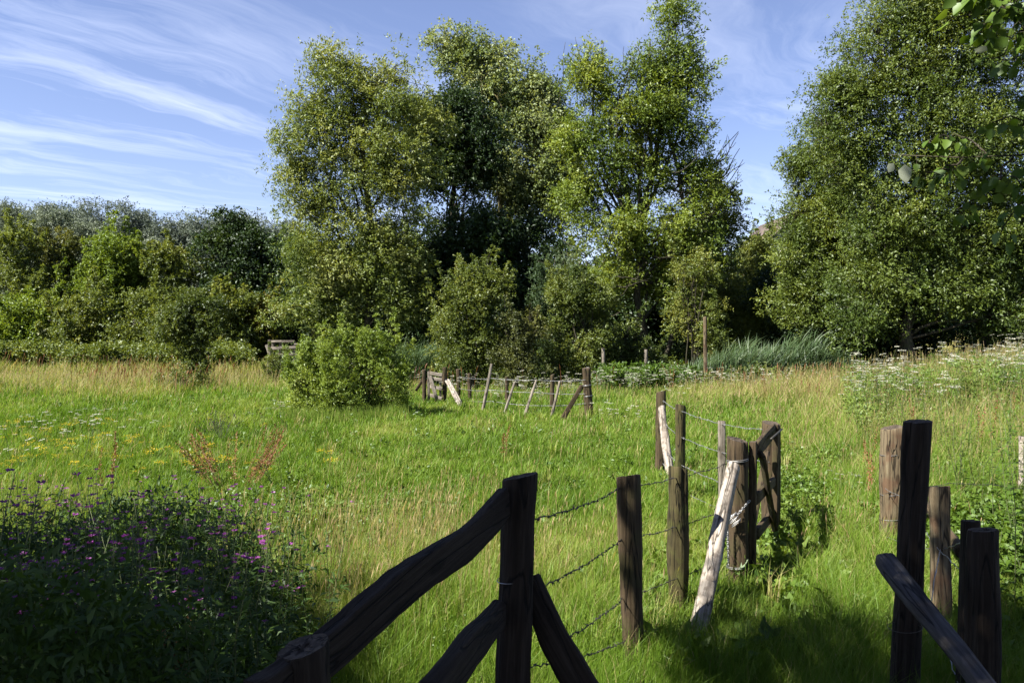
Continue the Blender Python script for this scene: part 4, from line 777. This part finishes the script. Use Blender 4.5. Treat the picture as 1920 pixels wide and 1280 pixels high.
#@@PLANTS
# ------------------------------------------------------------ grass
PAD = 1.22
def dry_map(x, y):
    n = wav2(x, y, 5.0, 1); n2 = wav2(x, y, 1.4, 7); r = x / np.maximum(y, 1)
    left = smooth(22.5, 27, y + n * 2) * smooth(-.06, -.18, r) * (1 - smooth(37.5, 39, y))
    right = smooth(.22, .36, r + .03 * n) * smooth(9, 17, y + n * 1.5) * .6 + smooth(.12, .3, r) * smooth(17, 22, y + n * 2) * .9
    mid = smooth(22, 26, y + n) * .3
    edge = np.exp(-((x + 1.0) / .9) ** 2 - ((y - 6.6) / .9) ** 2) * .35
    return np.clip(np.maximum.reduce([left, right, mid, edge]) + .10 * n2, 0, 1)
def height_map(x, y):
    r = x / np.maximum(y, 1); d = dry_map(x, y)
    h = .13 + .03 * wav2(x, y, 2.2, 2) + .045 * wav2(x, y, .55, 4) + .03 * wav2(x, y, .22, 6) * (y < 14) + .38 * d + .10 * (1 - smooth(5.5, 9, y)) + .12 * smooth(.30, .42, r) + .12 * smooth(.36, .5, r) * smooth(6, 9, y)
    h = h - .05 * np.exp(-((r - .33) / .06) ** 2) * (1 - smooth(14, 18, y))
    return np.maximum(.07, h)
def grass(name, y0, y1, rho, label, per=10):
    # sample by depth so that density falls with the square of distance
    nY = 400; ys = np.linspace(y0, y1, nY); dens = np.minimum(rho, rho * (7.0 / ys) ** 1.9) * (2 * .643 * PAD * ys + 1.2)
    cdf = np.cumsum(dens); tot = int(cdf[-1] * (y1 - y0) / nY / per); cdf = cdf / cdf[-1]
    ty = np.interp(rng.uniform(0, 1, tot), cdf, ys); tx = rng.uniform(-1, 1, tot) * (.643 * PAD * ty + .6)
    sp = .035 + .004 * ty; n = tot * per
    x = np.repeat(tx, per) + rng.normal(size=n) * np.repeat(sp, per); y = np.repeat(ty, per) + rng.normal(size=n) * np.repeat(sp, per)
    z = gz(x, y); d = dry_map(x, y); h = height_map(x, y) * rng.uniform(.45, 1.25, n) * np.repeat(rng.uniform(.7, 1.25, tot), per)
    wdt = np.maximum(.0032, .00062 * y) * rng.uniform(.7, 1.3, n)
    la = np.repeat(rng.uniform(0, 6.28, tot), per) + rng.normal(size=n) * .9; lean = h * rng.uniform(.1, .75, n)
    Lx = np.cos(la) * lean + .10 * h; Ly = np.sin(la) * lean
    fa = rng.uniform(0, 6.28, n); sx_, sy_ = np.cos(fa) * wdt / 2, np.sin(fa) * wdt / 2
    b = np.stack([x, y, z - .01], 1); S = np.stack([sx_, sy_, 0 * x], 1); m = np.stack([x + Lx * .28, y + Ly * .28, z + h * .58], 1); t = np.stack([x + Lx, y + Ly, z + h * (1 - .22 * (lean / h) ** 2)], 1)
    V = np.stack([b - S, b + S, m + S * .85, m - S * .85, t], 1).reshape(-1, 3); k = np.arange(n)[:, None] * 5
    c = .34 + .10 * wav2(x, y, 1.1, 4) + .10 * wav2(x, y, 4, 8) + np.repeat(rng.normal(size=tot) * .05, per) + rng.normal(size=n) * .09
    isd = rng.uniform(size=n) < d * .62 + .045; c = np.where(isd, rng.uniform(.66, .97, n), c + .12 * d)
    o = link(name, new_mesh(name, V, [k + np.array([[0, 1, 2, 3]]), k + np.array([[3, 2, 4]])], np.repeat(np.clip(c, 0, 1), 5)), M_GRASS)
    return tag(o, label, 'grass', kind='stuff')
grass('meadow_grass', 3.2, 11, 5200, 'sunlit green meadow grass around the near posts')
grass('meadow_grass', 11, 58, 4600, 'green meadow grass with dry patches further off')
def heads(name, n, fy, fx, hh, col, hw, hl, label, mx=None, minr=.0007, prob=None):
    "flowering grass or sorrel stalks with a slim seed head"
    y = fy(n); x = fx(n, y)
    if prob is not None: k = rng.uniform(size=n) < prob(x, y); x, y = x[k], y[k]
    n = len(x); z = gz(x, y); h = hh(x, y) * rng.uniform(.7, 1.25, n); a = rng.uniform(0, 6.28, n); ln = h * .22
    t = np.stack([x + np.cos(a) * ln + .12 * h, y + np.sin(a) * ln, z + h], 1); b = np.stack([x, y, z], 1); w_ = np.maximum(.0018, .00042 * y); S = np.stack([w_ / 2, 0 * x, 0 * x], 1)
    V1 = np.stack([b - S, b + S, t + S * .7, t - S * .7], 1).reshape(-1, 3); Q = np.arange(n * 4).reshape(-1, 4); v1 = np.repeat(col(n), 4)
    P = t - (t - b) * .12; D = unit(t - b); W_ = np.maximum(hw, minr * y); V2, Q2, _, v2 = leaves(P, D, rng.normal(size=(n, 3)), hl * rng.uniform(.7, 1.3, n), W_, np.clip(col(n) + .03, 0, 1), droop=.15)
    V3, Q3, _, v3 = leaves(P, D, rng.normal(size=(n, 3)), hl * rng.uniform(.7, 1.3, n), W_, np.clip(col(n) + .05, 0, 1), droop=-.1)
    o = link(name, new_mesh(name, np.vstack([V1, V2, V3]), [Q, Q2 + len(V1), Q3 + len(V1) + len(V2)], np.concatenate([v1, v2, v3])), mx or M_GRASS)
    return tag(o, label, 'grass', kind='stuff')
fyu = lambda lo, hi: (lambda n: 1 / rng.uniform(1 / hi, 1 / lo, n)); fxu = lambda n, y: rng.uniform(-1, 1, n) * (.643 * PAD * y + .4)
heads('dry_grass', 60000, fyu(7, 50), fxu, lambda x, y: height_map(x, y) * 1.35 + .05, lambda n: rng.uniform(.7, .95, n), .008, .07, 'straw coloured flowering grass stalks in the dry parts', prob=lambda x, y: dry_map(x, y) * .9 + .015)
heads('pale_grass_heads', 900, lambda n: rng.uniform(5.4, 8.5, n), lambda n, y: -1.1 + rng.normal(size=n) * .9, lambda x, y: .5 + 0 * x, lambda n: rng.uniform(.75, .9, n), .009, .09, 'pale flowering grasses behind the willowherb')
heads('sorrel', 5200, fyu(24, 42), fxu, lambda x, y: .75 + 0 * x, lambda n: rng.uniform(0, .9, n), .02, .22, 'rusty red sorrel stalks scattered in the dry grass', M_DOCK, .0009, prob=lambda x, y: smooth(.0, .9, wav2(x, y, 4, 6)) * dry_map(x, y))
# reeds
def reeds(x0, x1, y0, y1, n, hgt, label):
    y = rng.uniform(y0, y1, n); x = rng.uniform(0, 1, n); xa, xb = (x0 - 960) / F_PX * y, (x1 - 960) / F_PX * y; x = xa + (xb - xa) * x; z = gz(x, y)
    h = hgt * (1 + .15 * wav2(x, y, 2, 3)) * rng.uniform(.35, 1.15, n) * (.4 + .45 * np.clip(np.minimum((x - xa) / (xb - xa), (xb - x) / (xb - xa)) * 3.5, 0, 1)); MBv = []; Qs = []; vs_ = []; base = 0
    stem_t = np.stack([x + .12 * h, y + rng.normal(size=n) * .1, z + h * .8], 1); b = np.stack([x, y, z], 1)
    for q in range(6):
        f = rng.uniform(.25, 1, n)[:, None]; P = b + (stem_t - b) * f; a = rng.uniform(0, 6.28, n); D = np.stack([np.cos(a) * .45 + .25, np.sin(a) * .5, rng.uniform(.6, 1.5, n)], 1)
        V, Q, _, v_ = leaves(P, D, np.stack([-np.ones(n), rng.normal(size=n), np.ones(n)], 1), rng.uniform(.45, .8, n), .032, np.clip(rng.uniform(.1, .7, n), 0, 1), droop=.35)
        MBv.append(V); Qs.append(Q + base); base += len(V); vs_.append(v_)
    S = np.array([[.012, 0, 0]]); V = np.stack([b - S, b + S, stem_t + S * .5, stem_t - S * .5], 1).reshape(-1, 3); MBv.append(V); Qs.append(np.arange(len(V)).reshape(-1, 4) + base); vs_.append(np.repeat(rng.uniform(.2, .6, n), 4))
    o = link('reeds', new_mesh('reeds', np.vstack(MBv), [np.vstack(Qs)], np.concatenate(vs_)), M_REED); tag(o, label, 'reeds', kind='stuff')
reeds(690, 850, 28.5, 33, 1500, 2.15, 'blue green reed bed between the big ash and the hawthorn shrub')
reeds(1290, 1620, 28.5, 32.5, 2600, 2.25, 'blue green reed bed in front of the right hand sallow')
# leafy ground cover
def cover(name, pts_fn, n, L, wr, m, label, rad, hgt, nl=30, vb=.4, up=1.0):
    x, y = pts_fn(n); k = len(x); z = gz(x, y) + rng.uniform(.1, 1, k) ** .6 * hgt(x, y); C = np.stack([x, y, z], 1); O = unit(rng.normal(size=(k, 3)) * .5 + np.array([0, 0, 1]))
    P, D, Nn, ln, wd, v = cluster_leaves(C, O, rad * rng.uniform(.6, 1.3, k), nl, L, wr, (0, 0, .1), up, np.clip(vb + .22 * wav2(x, y, 1.2, 2), 0, 1)); P[:, 2] = np.maximum(P[:, 2], gz(P[:, 0], P[:, 1]) + .02)
    V, Q, _, va = leaves(P, D, Nn, ln, wd, v); o = link(name, new_mesh(name, V, [Q], va), m); return tag(o, label, 'plants', kind='stuff')
def band(x0, x1, y0, y1): return lambda n: (lambda y: ((rng.uniform(x0, x1, n) - 960) / F_PX * y, y))(rng.uniform(y0, y1, n))
cover('bramble_bank', band(-60, 470, 37.5, 42), 1300, .13, .55, M_HAW, 'long low bank of brambles and nettles at the foot of the left hedge', .42, lambda x, y: .9 + .25 * wav2(x, y, 3), nl=40)
cover('undergrowth', band(520, 1300, 33.5, 40), 900, .15, .55, M_HAW, 'undergrowth at the feet of the ash trees, coloured dark for the deep shade there', .4, lambda x, y: .9 + 0 * x, vb=.15)  # leaf tone lowered to paint in the deep shade under the trees
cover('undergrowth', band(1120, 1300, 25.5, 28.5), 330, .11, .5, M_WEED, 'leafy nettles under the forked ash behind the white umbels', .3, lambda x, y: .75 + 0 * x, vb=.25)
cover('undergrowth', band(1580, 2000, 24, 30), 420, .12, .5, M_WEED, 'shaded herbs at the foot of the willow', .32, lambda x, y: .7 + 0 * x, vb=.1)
cover('undergrowth', band(1300, 1600, 26, 28.4), 420, .11, .5, M_HAW, 'scrubby herbs in front of the right hand reeds, coloured dark for shade at the reed foot', .3, lambda x, y: .55 + .3 * wav2(x, y, 1.5), vb=.1)  # low leaf tone paints the shade at the foot of the reeds
cover('herb_bank', band(1590, 2050, 14, 24), 1500, .075, .4, M_WEED, 'leafy herb bank rising at the right edge of the meadow', .22, lambda x, y: .65 + .3 * wav2(x, y, 2.5), vb=.6)
cover('herb_bank', band(1440, 2050, 7.5, 14), 900, .05, .5, M_WEED, 'clover and low herbs right of the open gate', .13, lambda x, y: .16 + .1 * wav2(x, y, 1.5), vb=.55, nl=36)
cover('nettle_patch', lambda n: (rng.uniform(2.9, 5.6, n), rng.uniform(4.3, 8.2, n)), 1000, .055, .55, M_WEED, 'low nettles and bindweed around the posts at the right', .11, lambda x, y: .12 + .38 * smooth(2.6, 4.0, x - .05 * y), vb=.5, nl=36)
cover('dock_leaves', lambda n: (rng.uniform(.9, 3.6, n), rng.uniform(4.6, 7.6, n)), 170, .10, .5, M_WEED, 'broad dock leaves in the grass at the foot of the posts', .09, lambda x, y: .10 + 0 * x, vb=.5, nl=9)
cover('low_herbs', lambda n: (rng.uniform(-4.6, .6, n), rng.uniform(6.4, 9.5, n)), 330, .05, .4, M_WEED, 'low mixed herbs between the willowherb and the open meadow', .14, lambda x, y: .30 * np.exp(-((x + 2.6) / 1.6) ** 2), vb=.5, nl=34)

# ------------------------------------------------------------ individual herbs
def herb(name, label, cat, H, nstem, leafn, Ll, wr, lm, flower=None, group=None, spread=.12, stem_r=.004, leafspan=(.08, .96), lv=(.2, .8), droop=.35):
    root = thing(name, label, cat, (0, 0, 0), group); ms = MB(); PL, DL, NL, LL, vv = [], [], [], [], []; tops = []
    for s in range(nstem):
        a = rng.uniform(0, 6.28); b0 = np.array([math.cos(a), math.sin(a), 0]) * spread * .4 * (nstem > 1); h = H * rng.uniform(.78, 1.05); e = b0 + np.array([math.cos(a) * spread + rng.normal() * .04, math.sin(a) * spread + rng.normal() * .04, h])
        P = curve_pts(b0, e, 10, 0, .03); ms.tube(P, np.linspace(stem_r, stem_r * .35, 10), 5); tops.append((P, h))
        for k in range(leafn):
            f = leafspan[0] + (leafspan[1] - leafspan[0]) * (k + .5) / leafn; p = np.array([np.interp(f * 9, np.arange(10), P[:, q]) for q in range(3)]); an = k * 2.4 + rng.normal() * .3
            for sg in (0, math.pi):
                d = np.array([math.cos(an + sg), math.sin(an + sg), rng.uniform(.15, .8)]); PL.append(p); DL.append(d); NL.append(np.array([0, 0, 1.]) - .3 * d + rng.normal(size=3) * .15); LL.append(Ll * rng.uniform(.7, 1.15) * (1.05 - .5 * f)); vv.append(rng.uniform(*lv))
    link('stem', ms.mesh('stem', True), M_STEM if flower != 'dock' else M_DOCKSTEM, root)
    if PL:
        LL = np.array(LL); V, Q, T, va = leaves(np.array(PL), np.array(DL), np.array(NL), LL, LL * wr, np.array(vv), True, droop, .12); link('leaves', new_mesh('leaves', V, [Q, T], va), lm, root)
    fl = [[], [], [], [], []]; fm = None
    def add(p, d, n_, l, w_, v_): fl[0].append(p); fl[1].append(d); fl[2].append(n_); fl[3].append((l, w_)); fl[4].append(v_)
    for P, h in tops:
        if flower == 'willowherb':
            fm = M_PURPLE
            for k in range(int(rng.integers(1, 6))):
                f = rng.uniform(.88, 1.0); p = np.array([np.interp(f * 9, np.arange(10), P[:, q]) for q in range(3)]); a = rng.uniform(0, 6.28); o_ = np.array([math.cos(a), math.sin(a), .35]); c = p + o_ * rng.uniform(.02, .06)
                for q in range(4):
                    aa = q * 1.571 + a; d = np.array([math.cos(aa), math.sin(aa), .35]); add(c, d, rng.normal(size=3), .019, .016, rng.uniform(0, 1))
        elif flower == 'umbel':
            fm = M_WHITE
            for u_ in range(4):
                f = rng.uniform(.6, .97) if u_ else 1.0; p = np.array([np.interp(f * 9, np.arange(10), P[:, q]) for q in range(3)]); c = p + np.array([rng.normal() * .10 * (u_ > 0), rng.normal() * .10 * (u_ > 0), .04 * (u_ > 0)]); R_ = rng.uniform(.03, .065) * (.55 if H < .5 else 1)
                if u_: ms2 = None
                for q in range(30):
                    a = rng.uniform(0, 6.28); r_ = R_ * rng.uniform(0, 1) ** .5; add(c + np.array([math.cos(a) * r_, math.sin(a) * r_, -.15 * r_]), np.array([math.cos(a), math.sin(a), .1]), rng.normal(size=3) * .3 + [0, 0, 1.], *((.012, .012) if H < .5 else (.022, .022)), rng.uniform(0, 1))
        elif flower == 'dock':
            fm = M_DOCK
            for k in range(90):
                f = rng.uniform(.3, 1.0); p = np.array([np.interp(f * 9, np.arange(10), P[:, q]) for q in range(3)]); d = rng.normal(size=3) + [0, 0, .5]; sp = (1 - f) * .05 + .006; add(p + unit(d[None])[0] * rng.uniform(0, sp), d, rng.normal(size=3), .021, .015, rng.uniform(0, 1))
        elif flower == 'ragwort':
            fm = M_YELLOW
            for k in range(26): a = rng.uniform(0, 6.28); r_ = rng.uniform(0, .07); add(P[-1] + np.array([math.cos(a) * r_, math.sin(a) * r_, rng.uniform(-.03, .01)]), np.array([math.cos(a), math.sin(a), .2]), rng.normal(size=3) * .3 + [0, 0, 1.], .016, .014, rng.uniform(0, 1))
    if fl[0]:
        lw = np.array(fl[3]); V, Q, T, va = leaves(np.array(fl[0]), np.array(fl[1]), np.array(fl[2]), lw[:, 0], lw[:, 1], np.array(fl[4]), False, .1, .05); link('blossom', new_mesh('blossom', V, [Q], va), fm, root)
    return root
M_DOCKSTEM = plain('rust_stem', (.20, .09, .05), .8, 0, .3)
def scatter(protos, spots, rs=(.85, 1.15), tilt=.12, labels=None, cap=None):
    for k, (x, y) in enumerate(spots):
        p = protos[k % len(protos)] if k >= len(protos) else None
        loc = (x, y, float(gz(x, y)) - .02); rz = rng.uniform(0, 6.28); s = rng.uniform(*rs); s = min(s, cap(x, y)) if cap else s; tl = (rng.normal() * tilt, rng.normal() * tilt)
        if p is None: r_ = protos[k]; r_.location = loc; r_.rotation_euler = (tl[0], tl[1], rz); r_.scale = (s, s, s)
        else: r_ = copy_thing(p, loc, rz, s, tl)
        if labels: r_['label'] = labels[k]
WL = 'leafy stem of purple flowering willowherb standing in the shaded mass at the left'
wh = [herb('willowherb', WL, 'plant', 1.3, 1, 26, .085, .17, M_HERB, 'willowherb', 'willowherb stems in the left foreground') for _ in range(7)]
sp = []
while len(sp) < 280:
    y = rng.uniform(2.7, 6.6); x = rng.uniform(-.67, -.16) * y; lim = -1.15 - .10 * (y - 4) + (.0 if y < 5.2 else -.9 * (y - 5.2))
    if x > lim + .25 * min(.6, rng.normal()): continue
    if (x + 3.2) ** 2 + (y - 4) ** 2 > 30: continue
    sp.append((x, y))
scatter(wh, sp, (.72, 1.12), .09, cap=lambda x, y: (2.2 - (.152 + .055 * (x / y + .66)) * y - float(gz(x, y))) / 1.36 * rng.uniform(.85, 1))
def left_mass(n):
    y = rng.uniform(2.4, 6.3, n); x = rng.uniform(-.75, -.15, n) * y; k = x < -1.3 - .10 * (y - 4) - .7 * np.maximum(0, y - 5.2) + rng.normal(size=n) * .15; return x[k], y[k]
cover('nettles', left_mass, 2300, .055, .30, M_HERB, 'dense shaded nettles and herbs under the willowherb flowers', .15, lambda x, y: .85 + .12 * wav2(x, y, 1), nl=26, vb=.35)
# bright wispy plant and rusty dock in the shade
lp = herb('wild_parsley', 'pale green wispy plant standing out in the dark herbs at lower left', 'plant', 1.05, 2, 15, .05, .35, M_LIME, None, spread=.05); p = at(285, 1180, 3.6); lp.location = (p[0], p[1], .25)
dk = herb('dock_plant', 'rusty dock in deep shade at lower left', 'plant', .85, 2, 5, .10, .3, M_DOCK, 'dock', spread=.1); p = at(350, 1200, 3.5); dk.location = (p[0], p[1], .2)
# rust dock clump in the sun
dk2 = herb('dock_plant', 'large clump of rusty brown dock stems in the sunny grass behind the willowherb', 'plant', .78, 24, 1, .13, .3, M_DOCK, 'dock', spread=.5); p = gpt(435, 925); dk2.location = (p[0], p[1], 0)
dk3 = herb('dock_plant', 'single rusty dock spire above the purple flowers', 'plant', .8, 3, 1, .10, .3, M_DOCK, 'dock', spread=.08); p = gpt(203, 935); dk3.location = (p[0], p[1], 0)
dk4 = herb('dock_plant', 'small dock stem in the middle of the green grass', 'plant', .55, 2, 2, .10, .3, M_DOCK, 'dock', spread=.08); p = gpt(948, 862); dk4.location = (p[0], p[1], 0)
dks = [herb('dock_plant', 'rusty dock spire scattered in the tall dry grass', 'plant', .95, 3, 2, .10, .3, M_DOCK, 'dock', 'dock spires in the dry grass', spread=.12) for _ in range(2)]
scatter(dks, [(at(px, 700, Y)[0], Y) for px, Y in ((1430, 22), (1470, 23), (1510, 21), (1545, 20), (1590, 22), (1260, 25), (1340, 24), (1395, 24.5), (1650, 19), (1900, 15), (1840, 12), (1620, 11), (180, 27), (205, 28), (235, 30), (90, 28), (1780, 17), (1640, 9.2), (1705, 14))])
bp_ = herb('knapweed', 'tall dark seed headed plant rising beside the rusty dock clump', 'plant', 1.0, 4, 3, .06, .2, M_WEED, None, spread=.22, stem_r=.003); p = gpt(415, 925); bp_.location = (p[0], p[1], 0)
mbk = MB()
for k in range(60):
    c = np.array([rng.normal() * .16, rng.normal() * .16, rng.uniform(.82, 1.05)]); mbk.tube(np.array([c, c + [0, 0, .008], c + [0, 0, .016]]), [.004, .008, .003], 5); mbk.tube(np.array([c * [.4, .4, .8], (c * [.7, .7, .9]), c]), .0012, 3, cap=False)
link('seed_heads', mbk.mesh('seed_heads'), M_BLACK, bp_)
gh = herb('tall_herb', 'green leafy plant right of the rusty dock clump', 'plant', .62, 6, 12, .08, .3, M_WEED, None, spread=.25); p = gpt(530, 925); gh.location = (p[0], p[1], 0)
# white umbels
UG = 'white umbels of hogweed and yarrow in the meadow'
um = [herb('hogweed', 'white flowering umbel plant in the far belt in front of the trees', 'plant', .95, 2, 3, .09, .5, M_WEED, 'umbel', UG, spread=.14) for _ in range(4)]
sp = []
for k in range(90):
    px = rng.uniform(1110, 1480); Y = rng.uniform(23.5, 27); sp.append((at(px, 700, Y)[0], Y))
for k in range(26): px = rng.uniform(850, 1100); Y = rng.uniform(20, 24); sp.append((at(px, 700, Y)[0], Y))
for k in range(8): px = rng.uniform(520, 800); Y = rng.uniform(24, 27); sp.append((at(px, 700, Y)[0], Y))
scatter(um, sp, (.55, 1.0))
ur = [herb('hogweed', 'white flowering umbel plant on the bank at the right under the willow', 'plant', 1.15, 2, 3, .09, .5, M_WEED, 'umbel', 'white umbels on the right bank', spread=.16) for _ in range(3)]
sp = [(at(px, 700, Y)[0], Y) for px, Y in zip(rng.uniform(1590, 1990, 56), rng.uniform(15, 22, 56))]; scatter(ur, sp, (.95, 1.4))
ul = [herb('yarrow', 'low white umbel in the sunny grass of the near meadow', 'plant', .45, 2, 2, .05, .3, M_WEED, 'umbel', 'scattered low white umbels', spread=.12) for _ in range(2)]
sp = [tuple(gpt(px, py + 22)[:2]) for px, py in ((60, 805), (75, 812), (165, 797), (178, 800), (148, 848), (172, 806), (50, 868), (30, 850), (270, 810), (1140, 785), (1165, 788), (1170, 795), (480, 790), (530, 772), (240, 790), (1590, 940), (1265, 745))]
scatter(ul, sp, (1.0, 1.5))
th = herb('thistle', 'grey green leafy plant with pale flower buds in front of the willow trunk', 'plant', 1.3, 7, 16, .12, .22, M_REED, None, spread=.35); p = at(1660, 700, 17); th.location = (p[0], p[1], float(gz(p[0], 17)))
tn = [herb('nettle', 'tall nettle with dark leaves at the right edge beside the pale post', 'plant', 1.35, 2, 16, .09, .5, M_WEED, None, 'tall nettles at the right edge', spread=.12, lv=(.1, .5)) for _ in range(2)]
scatter(tn, [(at(px, 900, Y)[0], Y) for px, Y in ((1890, 6.2), (1915, 6.6), (1880, 7), (1905, 5.6), (1935, 6), (1950, 6.8), (1925, 7.3), (1960, 5.8))])
yg = [herb('ragwort', 'small yellow flowered plant in the green grass at the left', 'plant', .30, 2, 3, .04, .3, M_WEED, 'ragwort', 'yellow flowers in the left half of the meadow', spread=.08, stem_r=.002) for _ in range(4)]
sp = []
while len(sp) < 85:
    px, py = rng.uniform(0, 640), rng.uniform(800, 930)
    if py > 905 + .0 * px or (py < 850 and px > 260 and rng.uniform() < .75) or (px > 430 and rng.uniform() < .6): continue
    sp.append(tuple(gpt(px, py)[:2]))
scatter(yg, sp, (.7, 1.15))
for c in (yg[0], ): pass

cover('clover', lambda n: (lambda y: (rng.uniform(-.5, .45, n) * y, y))(1 / rng.uniform(1 / 17, 1 / 5.2, n)), 2600, .022, .7, M_WEED, 'low clover and herbs mixed into the short grass', .07, lambda x, y: .07 + .03 * wav2(x, y, 1), nl=14, vb=.6)
def tufts():
    n = 900; y = 1 / rng.uniform(1 / 24, 1 / 4.8, n); x = rng.uniform(-.66, .66, n) * y; per = 26
    k = wav2(x, y, 1.7, 3) > -.1; x, y = x[k], y[k]; n = len(x); X = np.repeat(x, per) + rng.normal(size=n * per) * .04; Yy = np.repeat(y, per) + rng.normal(size=n * per) * .04; m = n * per
    z = gz(X, Yy); h = np.repeat(rng.uniform(.2, .42, n), per) * rng.uniform(.5, 1.1, m); a = rng.uniform(0, 6.28, m); ln = h * rng.uniform(.2, .8, m); w_ = np.maximum(.004, .0007 * Yy)
    b = np.stack([X, Yy, z], 1); S = np.stack([np.sin(a) * w_ / 2, -np.cos(a) * w_ / 2, 0 * X], 1); md = b + np.stack([np.cos(a) * ln * .35, np.sin(a) * ln * .35, h * .65], 1); t = b + np.stack([np.cos(a) * ln, np.sin(a) * ln, h * (.95 - .3 * (ln / h) ** 2)], 1)
    V = np.stack([b - S, b + S, md + S * .8, md - S * .8, t], 1).reshape(-1, 3); q = np.arange(m)[:, None] * 5; c = np.repeat(rng.uniform(.15, .75, n), per) + rng.normal(size=m) * .08
    tag(link('grass_tufts', new_mesh('grass_tufts', V, [q + np.array([[0, 1, 2, 3]]), q + np.array([[3, 2, 4]])], np.repeat(np.clip(c, 0, 1), 5)), M_GRASS), 'taller coarse grass tufts dotted through the meadow', 'grass', kind='stuff')
tufts()
def bush_foot():
    n = 5000; a = rng.uniform(0, 6.28, n); c = at(655, 780, 18.6); X = c[0] + np.cos(a) * (1.25 + rng.normal(size=n) * .16); Yy = 18.6 + np.sin(a) * (1.1 + rng.normal(size=n) * .16); z = gz(X, Yy); h = rng.uniform(.12, .42, n); d = rng.uniform(0, 6.28, n); b = np.stack([X, Yy, z], 1); w_ = .012
    S = np.stack([np.full(n, w_ / 2), 0 * X, 0 * X], 1); t = b + np.stack([np.cos(d) * h * .3, np.sin(d) * h * .3, h], 1); V = np.stack([b - S, b + S, t], 1).reshape(-1, 3)
    tag(link('long_grass', new_mesh('long_grass', V, [np.arange(n * 3).reshape(-1, 3)], np.repeat(rng.uniform(.2, .7, n), 3)), M_GRASS), 'long grass growing into the foot of the round willow bush', 'grass', kind='stuff')
bush_foot()

tw = [herb('tall_herb', 'tall leafy weed spire on the bank at the right edge of the meadow', 'plant', 1.25, 4, 18, .10, .28, M_WEED, None, 'tall weeds on the right bank', spread=.25, lv=(.1, .9)) for _ in range(4)]
scatter(tw, [(at(px_, 700, Y_)[0], Y_) for px_, Y_ in zip(rng.uniform(1600, 1990, 46), rng.uniform(12, 21, 46))] + [(at(px_, 700, Y_)[0], Y_) for px_, Y_ in zip(rng.uniform(1740, 1990, 14), rng.uniform(8.5, 12, 14))], (.7, 1.3))
cover('broad_leaves', lambda n: (rng.uniform(2.0, 3.2, n) + .0, rng.uniform(5.2, 7.6, n)), 260, .07, .6, M_WEED, 'trampled clover and broad leaves along the path through the gap', .10, lambda x, y: .12 + 0 * x, vb=.75, nl=14)
cover('weed_patches', lambda n: (lambda y: (lambda k: ((rng.uniform(-.6, .3, n) * y)[k], y[k]))(wav2(rng.uniform(-9, 6, n), y, 2, 3) > .1))(rng.uniform(9, 22, n)), 500, .06, .45, M_WEED, 'darker weedy patches in the open meadow', .16, lambda x, y: .14 + .1 * wav2(x, y, 1), vb=.35, nl=24)
